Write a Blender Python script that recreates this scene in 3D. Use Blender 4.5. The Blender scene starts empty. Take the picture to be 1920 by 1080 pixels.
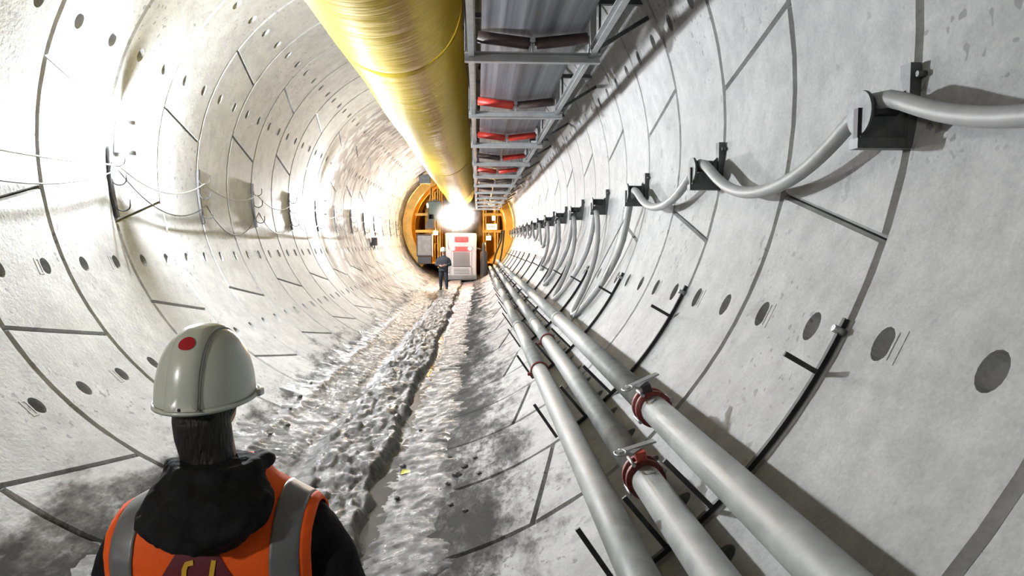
import bpy, bmesh, math, random
import numpy as np
from mathutils import Vector, Matrix, noise as mnoise

# ------------------------------------------------------------------ camera, world, exposure
SC = bpy.context.scene
COL = SC.collection
CAMP = Vector((1.0495, 0.0, 2.1055))
F_PX, YAW, PITCH, ROLL = 1290.83, .04935, -.06563, .00112
cam_d = bpy.data.cameras.new('camera')
cam_d.sensor_width = 36.0
cam_d.lens = 36.0 * F_PX / 1920.0
cam_d.clip_start, cam_d.clip_end = .05, 300
cam = bpy.data.objects.new('camera', cam_d)
COL.objects.link(cam)
_fw = Vector((math.sin(YAW)*math.cos(PITCH), math.cos(YAW)*math.cos(PITCH), math.sin(PITCH)))
_rt = Vector((math.cos(YAW), -math.sin(YAW), 0))
_up = _rt.cross(_fw)
_r2 = _rt*math.cos(ROLL) + _up*math.sin(ROLL)
_u2 = -_rt*math.sin(ROLL) + _up*math.cos(ROLL)
cam.matrix_world = Matrix(((_r2.x, _u2.x, -_fw.x, CAMP.x), (_r2.y, _u2.y, -_fw.y, CAMP.y), (_r2.z, _u2.z, -_fw.z, CAMP.z), (0, 0, 0, 1)))
SC.camera = cam

world = bpy.data.worlds.new('tunnel_dark')
SC.world = world
world.use_nodes = True
world.node_tree.nodes['Background'].inputs[0].default_value = (.5, .52, .55, 1)
world.node_tree.nodes['Background'].inputs[1].default_value = .012
SC.view_settings.view_transform = 'Standard'
SC.view_settings.look = 'None'
SC.view_settings.gamma = 1.0
SC.view_settings.use_curve_mapping = False
SC.view_settings.exposure = 0.27
LAMP_STRENGTH = 8200.0        # radiance of the wall lamps' tubes
HAZE = 0.0
SC.cycles.max_bounces = 7
SC.cycles.diffuse_bounces = 5
SC.cycles.glossy_bounces = 2
SC.cycles.transmission_bounces = 2
SC.cycles.use_adaptive_sampling = True
SC.cycles.adaptive_threshold = .1

random.seed(7)
rng = np.random.default_rng(11)
R, RING, Y0, ZC = 3.0, 1.2, 3.0135, 3.0     # tunnel radius, ring width, ring joint nearest on the cable side, axis height
K_MIN, K_MAX = -8, 32
def ky(k): return Y0 + k*RING
def wallp(th, y, rho=R):
    a = math.radians(th)
    return Vector((rho*math.sin(a), y, ZC - rho*math.cos(a)))

# ------------------------------------------------------------------ materials
def mat(name, color, rough=.6, metal=0.0, var=.0, var_scale=4.0, bump=0.0, bump_scale=40.0, spec=.5, coat=0.0,
        emit=None, emit_s=0.0, stretch=(1, 1, 1), color2=None, rough_var=0.0, trans=0.0, alpha=None):
    m = bpy.data.materials.new(name); m.use_nodes = True
    nt = m.node_tree; N = nt.nodes; L = nt.links
    b = N['Principled BSDF']
    b.inputs['Base Color'].default_value = (*color, 1)
    b.inputs['Roughness'].default_value = rough
    b.inputs['Metallic'].default_value = metal
    b.inputs['Specular IOR Level'].default_value = spec
    if coat: b.inputs['Coat Weight'].default_value = coat; b.inputs['Coat Roughness'].default_value = .15
    if trans: b.inputs['Transmission Weight'].default_value = trans
    if emit: b.inputs['Emission Color'].default_value = (*emit, 1); b.inputs['Emission Strength'].default_value = emit_s
    if var or bump or rough_var or color2:
        g = N.new('ShaderNodeNewGeometry')
        mp = N.new('ShaderNodeMapping'); mp.inputs['Scale'].default_value = stretch
        L.new(g.outputs['Position'], mp.inputs['Vector'])
    if var or color2 or rough_var:
        n = N.new('ShaderNodeTexNoise'); n.inputs['Scale'].default_value = var_scale
        n.inputs['Detail'].default_value = 6; n.inputs['Roughness'].default_value = .65
        L.new(mp.outputs[0], n.inputs['Vector'])
        r = N.new('ShaderNodeValToRGB')
        c2 = color2 if color2 else tuple(c*(1-var) for c in color)
        c1 = color if color2 else tuple(min(1, c*(1+var)) for c in color)
        r.color_ramp.elements[0].position = .35; r.color_ramp.elements[0].color = (*c2, 1)
        r.color_ramp.elements[1].position = .65; r.color_ramp.elements[1].color = (*c1, 1)
        L.new(n.outputs['Fac'], r.inputs[0]); L.new(r.outputs[0], b.inputs['Base Color'])
        if rough_var:
            mr = N.new('ShaderNodeMapRange'); mr.inputs[1].default_value = .35; mr.inputs[2].default_value = .65
            mr.inputs[3].default_value = max(.03, rough-rough_var); mr.inputs[4].default_value = min(1, rough+rough_var)
            L.new(n.outputs['Fac'], mr.inputs[0]); L.new(mr.outputs[0], b.inputs['Roughness'])
    if bump:
        n2 = N.new('ShaderNodeTexNoise'); n2.inputs['Scale'].default_value = bump_scale; n2.inputs['Detail'].default_value = 5
        L.new(mp.outputs[0], n2.inputs['Vector'])
        bp = N.new('ShaderNodeBump'); bp.inputs['Strength'].default_value = bump; bp.inputs['Distance'].default_value = .02
        L.new(n2.outputs['Fac'], bp.inputs['Height']); L.new(bp.outputs[0], b.inputs['Normal'])
    return m

def concrete_material():
    m = bpy.data.materials.new('concrete'); m.use_nodes = True
    nt = m.node_tree; N = nt.nodes; L = nt.links; b = N['Principled BSDF']
    g = N.new('ShaderNodeNewGeometry')
    def noise(scale, det=6, ro=.6, st=(1, 1, 1), off=0):
        mp = N.new('ShaderNodeMapping'); mp.inputs['Scale'].default_value = st; mp.inputs['Location'].default_value = (off, off*.7, -off)
        L.new(g.outputs['Position'], mp.inputs['Vector'])
        n = N.new('ShaderNodeTexNoise'); n.inputs['Scale'].default_value = scale; n.inputs['Detail'].default_value = det; n.inputs['Roughness'].default_value = ro
        L.new(mp.outputs[0], n.inputs['Vector']); return n.outputs['Fac']
    def ramp(fac, p0, p1, c0=(0, 0, 0), c1=(1, 1, 1)):
        r = N.new('ShaderNodeValToRGB'); e = r.color_ramp.elements
        e[0].position = p0; e[0].color = (*c0, 1); e[1].position = p1; e[1].color = (*c1, 1)
        L.new(fac, r.inputs[0]); return r.outputs[0]
    def mix(fac, a, c, mode='MIX', k=None):
        x = N.new('ShaderNodeMix'); x.data_type = 'RGBA'; x.blend_type = mode
        if isinstance(fac, float): x.inputs[0].default_value = fac
        else: L.new(fac, x.inputs[0])
        for i, v in ((6, a), (7, c)):
            if isinstance(v, tuple): x.inputs[i].default_value = (*v, 1)
            else: L.new(v, x.inputs[i])
        return x.outputs[2]
    def math_(op, a, c):
        x = N.new('ShaderNodeMath'); x.operation = op
        for i, v in ((0, a), (1, c)):
            if isinstance(v, (int, float)): x.inputs[i].default_value = v
            else: L.new(v, x.inputs[i])
        return x.outputs[0]
    base = ramp(noise(1.3, 3, .6), .3, .7, (.36, .365, .365), (.46, .465, .465))
    cloud = ramp(noise(5.5, 4, .7, off=3.1), .38, .62, (.80, .80, .80), (1, 1, 1))
    c = mix(1.0, base, cloud, 'MULTIPLY')
    fine = ramp(noise(55, 2, .7, off=1.7), .3, .7, (.86, .86, .86), (1.04, 1.04, 1.04))
    c = mix(1.0, c, fine, 'MULTIPLY')
    # small chips and air holes
    chips = ramp(noise(16, 1, .5, off=9.3), .665, .685)
    patch = ramp(noise(.9, 1, .5, off=5.0), .50, .60)
    c = mix(math_('MULTIPLY', chips, math_('MULTIPLY', patch, .75)), c, (.16, .16, .165))
    blot = ramp(noise(4.2, 3, .62, off=20.3), .67, .685)
    c = mix(math_('MULTIPLY', blot, .55), c, (.22, .22, .22))
    # smeared repair bands along the ring
    band = ramp(noise(1.6, 2, .5, (1, .35, 1.5), off=13.0), .60, .63)
    c = mix(math_('MULTIPLY', band, .28), c, (.36, .36, .36))
    sx = N.new('ShaderNodeSeparateXYZ'); L.new(g.outputs['Position'], sx.inputs[0])
    far = N.new('ShaderNodeMapRange'); L.new(sx.outputs[1], far.inputs[0]); far.inputs[1].default_value = 17; far.inputs[2].default_value = 19.5
    lef = N.new('ShaderNodeMapRange'); L.new(sx.outputs[0], lef.inputs[0]); lef.inputs[1].default_value = -.6; lef.inputs[2].default_value = -1.4
    wet = ramp(noise(2.4, 3, .6, (1, 1.3, 1), off=17.0), .43, .52)
    c = mix(math_('MULTIPLY', math_('MULTIPLY', wet, .95), math_('MULTIPLY', far.outputs[0], lef.outputs[0])), c, (.11, .095, .09))
    # splashed dirt low down
    h = N.new('ShaderNodeMapRange'); L.new(sx.outputs[2], h.inputs[0])
    h.inputs[1].default_value = .72; h.inputs[2].default_value = .02; h.inputs[3].default_value = -.22; h.inputs[4].default_value = .335
    nr = N.new('ShaderNodeMapRange'); L.new(sx.outputs[1], nr.inputs[0]); nr.inputs[1].default_value = 6.2; nr.inputs[2].default_value = 3.6; nr.inputs[3].default_value = 0; nr.inputs[4].default_value = .20
    lw = N.new('ShaderNodeMapRange'); L.new(sx.outputs[0], lw.inputs[0]); lw.inputs[1].default_value = -.6; lw.inputs[2].default_value = -1.2
    dirt = math_('ADD', math_('ADD', noise(2.6, 5, .72, (1.4, .55, 1), off=2.2), h.outputs[0]), math_('MULTIPLY', nr.outputs[0], lw.outputs[0]))
    c = mix(math_('MULTIPLY', ramp(dirt, .54, .70), .82), c, (.125, .123, .12))
    c = mix(math_('MULTIPLY', ramp(dirt, .70, .80), .7), c, (.045, .045, .045))
    spl = math_('ADD', noise(14, 3, .75, (1, .6, 1), off=7.7), math_('MULTIPLY', h.outputs[0], .8))
    c = mix(math_('MULTIPLY', ramp(spl, .66, .72), .7), c, (.09, .09, .088))
    L.new(c, b.inputs['Base Color'])
    b.inputs['Roughness'].default_value = .58
    L.new(math_('MULTIPLY', math_('SUBTRACT', 1.0, ramp(dirt, .50, .66)), .36), b.inputs['Specular IOR Level'])
    bp = N.new('ShaderNodeBump'); bp.inputs['Strength'].default_value = .35; bp.inputs['Distance'].default_value = .012
    hh = noise(24, 3, .7, off=4.4)
    L.new(hh, bp.inputs['Height']); L.new(bp.outputs[0], b.inputs['Normal'])
    return m

def mud_material():
    m = bpy.data.materials.new('wet_mud'); m.use_nodes = True
    nt = m.node_tree; N = nt.nodes; L = nt.links; b = N['Principled BSDF']
    g = N.new('ShaderNodeNewGeometry')
    n = N.new('ShaderNodeTexNoise'); n.inputs['Scale'].default_value = 3.2; n.inputs['Detail'].default_value = 8; n.inputs['Roughness'].default_value = .7
    L.new(g.outputs['Position'], n.inputs['Vector'])
    r = N.new('ShaderNodeValToRGB'); e = r.color_ramp.elements
    e[0].position = .36; e[0].color = (.035, .035, .035, 1); e[1].position = .64; e[1].color = (.20, .20, .197, 1)
    L.new(n.outputs['Fac'], r.inputs[0]); L.new(r.outputs[0], b.inputs['Base Color'])
    n3 = N.new('ShaderNodeTexNoise'); n3.inputs['Scale'].default_value = 9; n3.inputs['Detail'].default_value = 4
    L.new(g.outputs['Position'], n3.inputs['Vector'])
    mr = N.new('ShaderNodeMapRange'); mr.inputs[1].default_value = .38; mr.inputs[2].default_value = .62; mr.inputs[3].default_value = .25; mr.inputs[4].default_value = .7
    L.new(n3.outputs['Fac'], mr.inputs[0]); L.new(mr.outputs[0], b.inputs['Roughness'])
    b.inputs['Specular IOR Level'].default_value = .3
    n2 = N.new('ShaderNodeTexNoise'); n2.inputs['Scale'].default_value = 38; n2.inputs['Detail'].default_value = 6; n2.inputs['Roughness'].default_value = .7
    L.new(g.outputs['Position'], n2.inputs['Vector'])
    bp = N.new('ShaderNodeBump'); bp.inputs['Strength'].default_value = .55; bp.inputs['Distance'].default_value = .02
    L.new(n2.outputs['Fac'], bp.inputs['Height']); L.new(bp.outputs[0], b.inputs['Normal'])
    return m

def duct_material():
    m = mat('yellow_duct_fabric', (.60, .44, .045), .52, spec=.25, var=.10, var_scale=1.6, bump=.45, bump_scale=2.4, stretch=(1, 9, 1))
    nt = m.node_tree; N = nt.nodes; L = nt.links; b = N['Principled BSDF']
    b.inputs['Coat Weight'].default_value = .05; b.inputs['Coat Roughness'].default_value = .35
    # red reflection along the underside, painted into the colour as a brown streak
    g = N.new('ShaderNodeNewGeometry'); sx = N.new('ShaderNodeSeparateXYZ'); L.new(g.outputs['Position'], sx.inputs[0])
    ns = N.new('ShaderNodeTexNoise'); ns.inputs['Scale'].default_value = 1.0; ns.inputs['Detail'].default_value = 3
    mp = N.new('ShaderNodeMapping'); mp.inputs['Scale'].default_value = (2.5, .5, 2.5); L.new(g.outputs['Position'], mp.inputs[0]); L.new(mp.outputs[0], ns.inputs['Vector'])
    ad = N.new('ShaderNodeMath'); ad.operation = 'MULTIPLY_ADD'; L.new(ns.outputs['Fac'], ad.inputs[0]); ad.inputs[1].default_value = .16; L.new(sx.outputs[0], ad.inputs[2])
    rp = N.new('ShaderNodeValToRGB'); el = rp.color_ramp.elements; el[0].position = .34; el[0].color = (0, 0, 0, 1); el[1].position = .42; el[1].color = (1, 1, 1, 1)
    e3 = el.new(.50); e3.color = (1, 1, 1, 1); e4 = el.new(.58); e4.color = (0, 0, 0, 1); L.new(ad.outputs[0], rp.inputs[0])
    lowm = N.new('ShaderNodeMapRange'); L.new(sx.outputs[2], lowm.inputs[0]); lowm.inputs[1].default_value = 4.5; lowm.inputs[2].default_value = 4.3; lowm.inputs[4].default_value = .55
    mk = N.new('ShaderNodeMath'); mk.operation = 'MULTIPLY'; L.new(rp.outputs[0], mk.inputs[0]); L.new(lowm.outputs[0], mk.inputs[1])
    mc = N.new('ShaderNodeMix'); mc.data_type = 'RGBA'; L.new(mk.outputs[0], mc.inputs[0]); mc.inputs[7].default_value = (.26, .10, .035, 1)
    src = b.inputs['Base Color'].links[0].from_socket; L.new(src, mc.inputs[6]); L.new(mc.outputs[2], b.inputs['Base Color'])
    tr = N.new('ShaderNodeBsdfTranslucent'); tr.inputs[0].default_value = (.85, .66, .10, 1)
    mx = N.new('ShaderNodeMixShader'); mx.inputs[0].default_value = .12
    out = N['Material Output']
    L.new(b.outputs[0], mx.inputs[1]); L.new(tr.outputs[0], mx.inputs[2]); L.new(mx.outputs[0], out.inputs[0])
    return m

def belt_material():
    m = bpy.data.materials.new('conveyor_belt_rubber'); m.use_nodes = True
    nt = m.node_tree; N = nt.nodes; L = nt.links; b = N['Principled BSDF']
    g = N.new('ShaderNodeNewGeometry'); mp = N.new('ShaderNodeMapping'); mp.inputs['Scale'].default_value = (9, .06, 1)
    L.new(g.outputs['Position'], mp.inputs['Vector'])
    n = N.new('ShaderNodeTexNoise'); n.inputs['Scale'].default_value = 1.0; n.inputs['Detail'].default_value = 5; n.inputs['Roughness'].default_value = .6
    L.new(mp.outputs[0], n.inputs['Vector'])
    r = N.new('ShaderNodeValToRGB'); e = r.color_ramp.elements
    e[0].position = .38; e[0].color = (.07, .07, .085, 1); e[1].position = .68; e[1].color = (.34, .34, .38, 1)
    L.new(n.outputs['Fac'], r.inputs[0]); L.new(r.outputs[0], b.inputs['Base Color'])
    b.inputs['Roughness'].default_value = .42
    return m

M = {}
M['concrete'] = concrete_material()
M['grout'] = mat('dark_grout', (.035, .035, .036), .9)
M['mud'] = mud_material()
M['water'] = mat('muddy_water', (.10, .10, .098), .06, spec=.6, bump=.12, bump_scale=14)
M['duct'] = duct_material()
M['belt'] = belt_material()
M['galv'] = mat('galvanised_steel', (.44, .45, .46), .45, .55, var=.12, var_scale=7)
M['steel'] = mat('dark_steel', (.11, .115, .115), .5, .6, var=.25, var_scale=9, bump=.1)
M['angle'] = mat('blackened_steel', (.045, .045, .047), .55, .4, var=.3, var_scale=12)
M['roller_red'] = mat('red_roller', (.62, .045, .03), .45, var=.25, var_scale=6)
M['roller_dark'] = mat('dark_roller', (.075, .05, .048), .5, var=.3, var_scale=6)  # near-black tone used on part of the rollers
M['pipe'] = mat('galvanised_pipe', (.27, .282, .275), .55, .0, var=.22, var_scale=5.5, bump=.06, bump_scale=20, rough_var=.1)
M['rust'] = mat('red_primer', (.20, .045, .04), .55, .2, var=.35, var_scale=16, bump=.2)
M['red_lat'] = mat('red_paint', (.60, .10, .07), .5, var=.2, var_scale=20)
M['cable'] = mat('grey_cable_sheath', (.33, .335, .335), .5, var=.12, var_scale=6, bump=.05)
M['wire'] = mat('pale_wire', (.45, .44, .40), .6, var=.1)
M['lamp_housing'] = mat('lamp_housing_grey', (.25, .25, .25), .5, .3, var=.1)
M['lamp'] = mat('lamp_tube_light', (1, 1, 1), .4, emit=(.95, .975, 1.0), emit_s=LAMP_STRENGTH)
M['lamp_far'] = mat('lamp_tube_far', (1, 1, 1), .4, emit=(.98, .98, 1.0), emit_s=LAMP_STRENGTH*.85)
M['lamp_fill'] = mat('fill_lamp_tube', (1, 1, 1), .4, emit=(1.0, .98, .94), emit_s=LAMP_STRENGTH*.20)
M['skin'] = mat('skin', (.42, .25, .19), .55, var=.08, var_scale=20)
M['hair'] = mat('black_hair', (.012, .011, .011), .55, bump=.5, bump_scale=120, stretch=(1, 1, .2))
M['jacket'] = mat('black_jacket_cloth', (.010, .010, .012), .85, spec=.2, var=.3, var_scale=20, bump=.25, bump_scale=60)
M['trousers'] = mat('dark_trousers', (.03, .03, .038), .9, spec=.2, var=.2)
M['orange'] = mat('orange_vest_fabric', (1.0, .125, .014), .7, spec=.25, var=.06, var_scale=9, bump=.15, bump_scale=30)
M['reflect'] = mat('grey_reflective_tape', (.19, .195, .205), .4, .2, var=.1, var_scale=15, bump=.08)
M['maroon'] = mat('maroon_print', (.13, .012, .022), .7, var=.1)
M['yellow_print'] = mat('yellow_print', (.72, .42, .02), .6)
M['helmet'] = mat('white_helmet_plastic', (.60, .64, .57), .28, coat=.3, var=.03, var_scale=8)
M['helmet_line'] = mat('helmet_groove_grey', (.24, .25, .23), .6)
M['red_dot'] = mat('red_sticker', (.42, .006, .02), .45)
M['boot'] = mat('black_boots', (.02, .02, .02), .5)
M['eye'] = mat('eye', (.7, .7, .68), .2)
M['navy'] = mat('navy_overall', (.022, .024, .034), .85, var=.2)
M['gantry'] = mat('yellow_gantry_paint', (.78, .42, .045), .5, var=.15, var_scale=3)
M['white_paint'] = mat('white_vehicle_paint', (.78, .74, .74), .4, var=.06, var_scale=3)
M['pink_red'] = mat('red_vehicle_paint', (.70, .10, .10), .4, var=.1)
M['dark_panel'] = mat('dark_panel', (.06, .06, .065), .5, var=.2)
M['grey_panel'] = mat('grey_panel', (.30, .29, .29), .5, var=.15)
M['rubber'] = mat('black_rubber', (.02, .02, .02), .7)
M['glass'] = mat('cab_glass', (.35, .33, .33), .12, spec=.8)
M['flood'] = mat('floodlight_lens', (1, 1, 1), .4, emit=(1.0, .95, .93), emit_s=300)
M['warm'] = mat('warm_lamp_lens', (1, 1, 1), .4, emit=(1.0, .62, .18), emit_s=650)
M['tail'] = mat('tail_lamp_lens', (1, 1, 1), .4, emit=(1.0, .28, .24), emit_s=260)
M['sign'] = mat('lit_yellow_sign', (1, .8, .4), .4, emit=(1.0, .78, .40), emit_s=2.2)
M['wood'] = mat('grey_weathered_wood', (.30, .29, .27), .7, var=.2, var_scale=12)
M['scrap'] = mat('yellow_plastic_scrap', (.70, .66, .12), .5)

# ------------------------------------------------------------------ mesh helpers
class MB:
    def __init__(s): s.v = []; s.f = []; s.sm = []
    def add(s, verts, faces, smooth=True):
        o = len(s.v); s.v += [tuple(v) for v in verts]
        s.f += [tuple(i+o for i in f) for f in faces]; s.sm += [smooth]*len(faces); return s
    def box(s, c, size, rot=None, bevel=0.0):
        hx, hy, hz = (size[0]/2, size[1]/2, size[2]/2)
        if bevel <= 0:
            vs = [Vector((x*hx, y*hy, z*hz)) for x in (-1, 1) for y in (-1, 1) for z in (-1, 1)]
            fs = [(0, 1, 3, 2), (4, 6, 7, 5), (0, 4, 5, 1), (2, 3, 7, 6), (0, 2, 6, 4), (1, 5, 7, 3)]
        else:
            bm = bmesh.new(); bmesh.ops.create_cube(bm, size=1.0)
            for v in bm.verts: v.co = Vector((v.co.x*2*hx, v.co.y*2*hy, v.co.z*2*hz))
            bmesh.ops.bevel(bm, geom=list(bm.edges), offset=bevel, segments=2, affect='EDGES', profile=.5)
            bm.verts.index_update(); vs = [v.co.copy() for v in bm.verts]; fs = [tuple(v.index for v in f.verts) for f in bm.faces]; bm.free()
        c = Vector(c)
        vs = [(rot @ v if rot is not None else v)+c for v in vs]
        return s.add(vs, fs, False)
    def bar(s, p0, p1, w, h, up=(0, 0, 1)):
        p0, p1 = Vector(p0), Vector(p1); d = p1-p0; L_ = d.length; d.normalize(); u = Vector(up)
        if abs(d.dot(u)) > .98: u = Vector((1, 0, 0))
        x = d.cross(u).normalized(); z = x.cross(d)
        rot = Matrix((x, d, z)).transposed()
        return s.box((p0+p1)/2, (w, L_, h), rot)
    def tube(s, pts, r, n=10, caps=True, closed=False):
        pts = [Vector(p) for p in pts]; m = len(pts)
        rr = r if isinstance(r, (list, tuple)) else [r]*m
        t0 = (pts[1]-pts[0]).normalized(); ref = Vector((0, 0, 1)) if abs(t0.z) < .9 else Vector((1, 0, 0))
        nrm = (ref - t0*ref.dot(t0)).normalized(); vs = []; prev = t0
        for i, p in enumerate(pts):
            a = pts[(i-1) % m] if (i > 0 or closed) else p; b = pts[(i+1) % m] if (i < m-1 or closed) else p
            t = (b-a).normalized()
            nrm = (nrm - t*nrm.dot(t)).normalized(); bn = t.cross(nrm)
            for j in range(n):
                q = 2*math.pi*j/n; vs.append(p + (nrm*math.cos(q)+bn*math.sin(q))*rr[i])
        fs = []
        for i in range(m if closed else m-1):
            i2 = (i+1) % m
            for j in range(n): fs.append((i*n+j, i*n+(j+1) % n, i2*n+(j+1) % n, i2*n+j))
        s.add(vs, fs, True)
        if caps and not closed:
            o = len(s.v)-len(vs)
            s.f += [tuple(o+j for j in reversed(range(n))), tuple(o+(m-1)*n+j for j in range(n))]; s.sm += [False, False]
        return s
    def cyl(s, p0, p1, r, n=16, r1=None): return s.tube([p0, p1], [r, r if r1 is None else r1], n)
    def torus(s, c, axis, Rr, r, n=24, k=8):
        axis = Vector(axis).normalized(); ref = Vector((0, 0, 1)) if abs(axis.z) < .9 else Vector((1, 0, 0))
        x = axis.cross(ref).normalized(); y = axis.cross(x); c = Vector(c)
        return s.tube([c+(x*math.cos(2*math.pi*i/n)+y*math.sin(2*math.pi*i/n))*Rr for i in range(n)], r, k, closed=True)
    def sweep(s, pts, frames, prof, caps=True):
        """prof: list of (a,b); frames: list of (A,B) vectors"""
        n = len(prof); vs = []
        for p, (A, B) in zip(pts, frames): vs += [Vector(p)+A*a+B*b for a, b in prof]
        fs = [(i*n+j, i*n+(j+1) % n, (i+1)*n+(j+1) % n, (i+1)*n+j) for i in range(len(pts)-1) for j in range(n)]
        if caps: fs += [tuple(reversed(range(n))), tuple((len(pts)-1)*n+j for j in range(n))]
        return s.add(vs, fs, False)
    def loft(s, rings, n=24, p=2.0, caps=True):
        """rings: (centre, half_x, half_y[, X axis, Y axis])"""
        vs = []
        for rg in rings:
            c, a, b = Vector(rg[0]), rg[1], rg[2]; X = rg[3] if len(rg) > 3 else Vector((1, 0, 0)); Y = rg[4] if len(rg) > 4 else Vector((0, 1, 0))
            for j in range(n):
                q = 2*math.pi*j/n; cx, sy = math.cos(q), math.sin(q)
                vs.append(c + X*(a*math.copysign(abs(cx)**(2/p), cx)) + Y*(b*math.copysign(abs(sy)**(2/p), sy)))
        m = len(rings)
        fs = [(i*n+j, i*n+(j+1) % n, (i+1)*n+(j+1) % n, (i+1)*n+j) for i in range(m-1) for j in range(n)]
        if caps: fs += [tuple(reversed(range(n))), tuple((m-1)*n+j for j in range(n))]
        return s.add(vs, fs, True)
    def limb(s, pts, rs, n=14, flat=1.0):
        return s.tube(pts, rs, n)
    def ball(s, c, rx, ry, rz, n=16, m=10):
        vs = [(c[0], c[1], c[2]-rz)]; fs = []
        for i in range(1, m):
            a = -math.pi/2+math.pi*i/m
            for j in range(n):
                q = 2*math.pi*j/n; vs.append((c[0]+rx*math.cos(a)*math.cos(q), c[1]+ry*math.cos(a)*math.sin(q), c[2]+rz*math.sin(a)))
        vs.append((c[0], c[1], c[2]+rz)); T = len(vs)-1
        for j in range(n): fs.append((0, 1+(j+1) % n, 1+j)); fs.append((T, T-n+j, T-n+(j+1) % n))
        for i in range(m-2):
            for j in range(n): a = 1+i*n+j; b_ = 1+i*n+(j+1) % n; fs.append((a, b_, b_+n, a+n))
        return s.add(vs, fs, True)
    def mesh(s, name):
        me = bpy.data.meshes.new(name); me.from_pydata(s.v, [], s.f)
        me.polygons.foreach_set('use_smooth', s.sm); me.update(); return me
    def build(s, name, m, parent=None, loc=None):
        return link(name, s.mesh(name), m, parent, loc)

def link(name, me, m, parent=None, loc=None):
    if m is not None and not me.materials: me.materials.append(m)
    o = bpy.data.objects.new(name, me); COL.objects.link(o)
    if parent is not None: o.parent = parent
    if loc is not None: o.location = loc
    return o
def tag(o, label=None, cat=None, group=None, kind=None):
    for k, v in (('label', label), ('category', cat), ('group', group), ('kind', kind)):
        if v: o[k] = v
    return o
def thing(name, label, cat, loc=(0, 0, 0), group=None, rz=0.0):
    o = bpy.data.objects.new(name, None); COL.objects.link(o); o.location = loc; o.rotation_euler = (0, 0, rz); o.empty_display_size = .1
    return tag(o, label, cat, group)
def copy_tree(o, loc, parent=None):
    c = o.copy(); COL.objects.link(c)
    if parent is None: c.location = loc
    else: c.parent = parent
    for ch in o.children: copy_tree(ch, None, c)
    return c
ORD = ['nearest', 'second', 'third', 'fourth', 'fifth', 'sixth', 'seventh', 'eighth', 'ninth', 'tenth', 'eleventh', 'twelfth', 'thirteenth', 'fourteenth', 'fifteenth', 'sixteenth', 'seventeenth', 'eighteenth']

# ------------------------------------------------------------------ numpy value noise
_lat = rng.random((256, 256))
def vnoise(x, y):
    xi = np.floor(x).astype(int); yi = np.floor(y).astype(int); fx = x-xi; fy = y-yi
    fx = fx*fx*(3-2*fx); fy = fy*fy*(3-2*fy); a = xi & 255; b = yi & 255; a1 = (xi+1) & 255; b1 = (yi+1) & 255
    return (_lat[a, b]*(1-fx)+_lat[a1, b]*fx)*(1-fy)+(_lat[a, b1]*(1-fx)+_lat[a1, b1]*fx)*fy
def fbm(x, y, o=4, g=.5):
    s = 0; a = 1; t = 0
    for i in range(o): s = s+a*vnoise(x*2**i+17.3*i, y*2**i+5.1*i); t += a; a *= g
    return s/t

# ------------------------------------------------------------------ tunnel lining: concrete segments
HOLES = [-159, -136.6, -113.8, -68.4, -46.1, 43, 64.2, 111.5, 134, 156, 179, 201]
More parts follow.
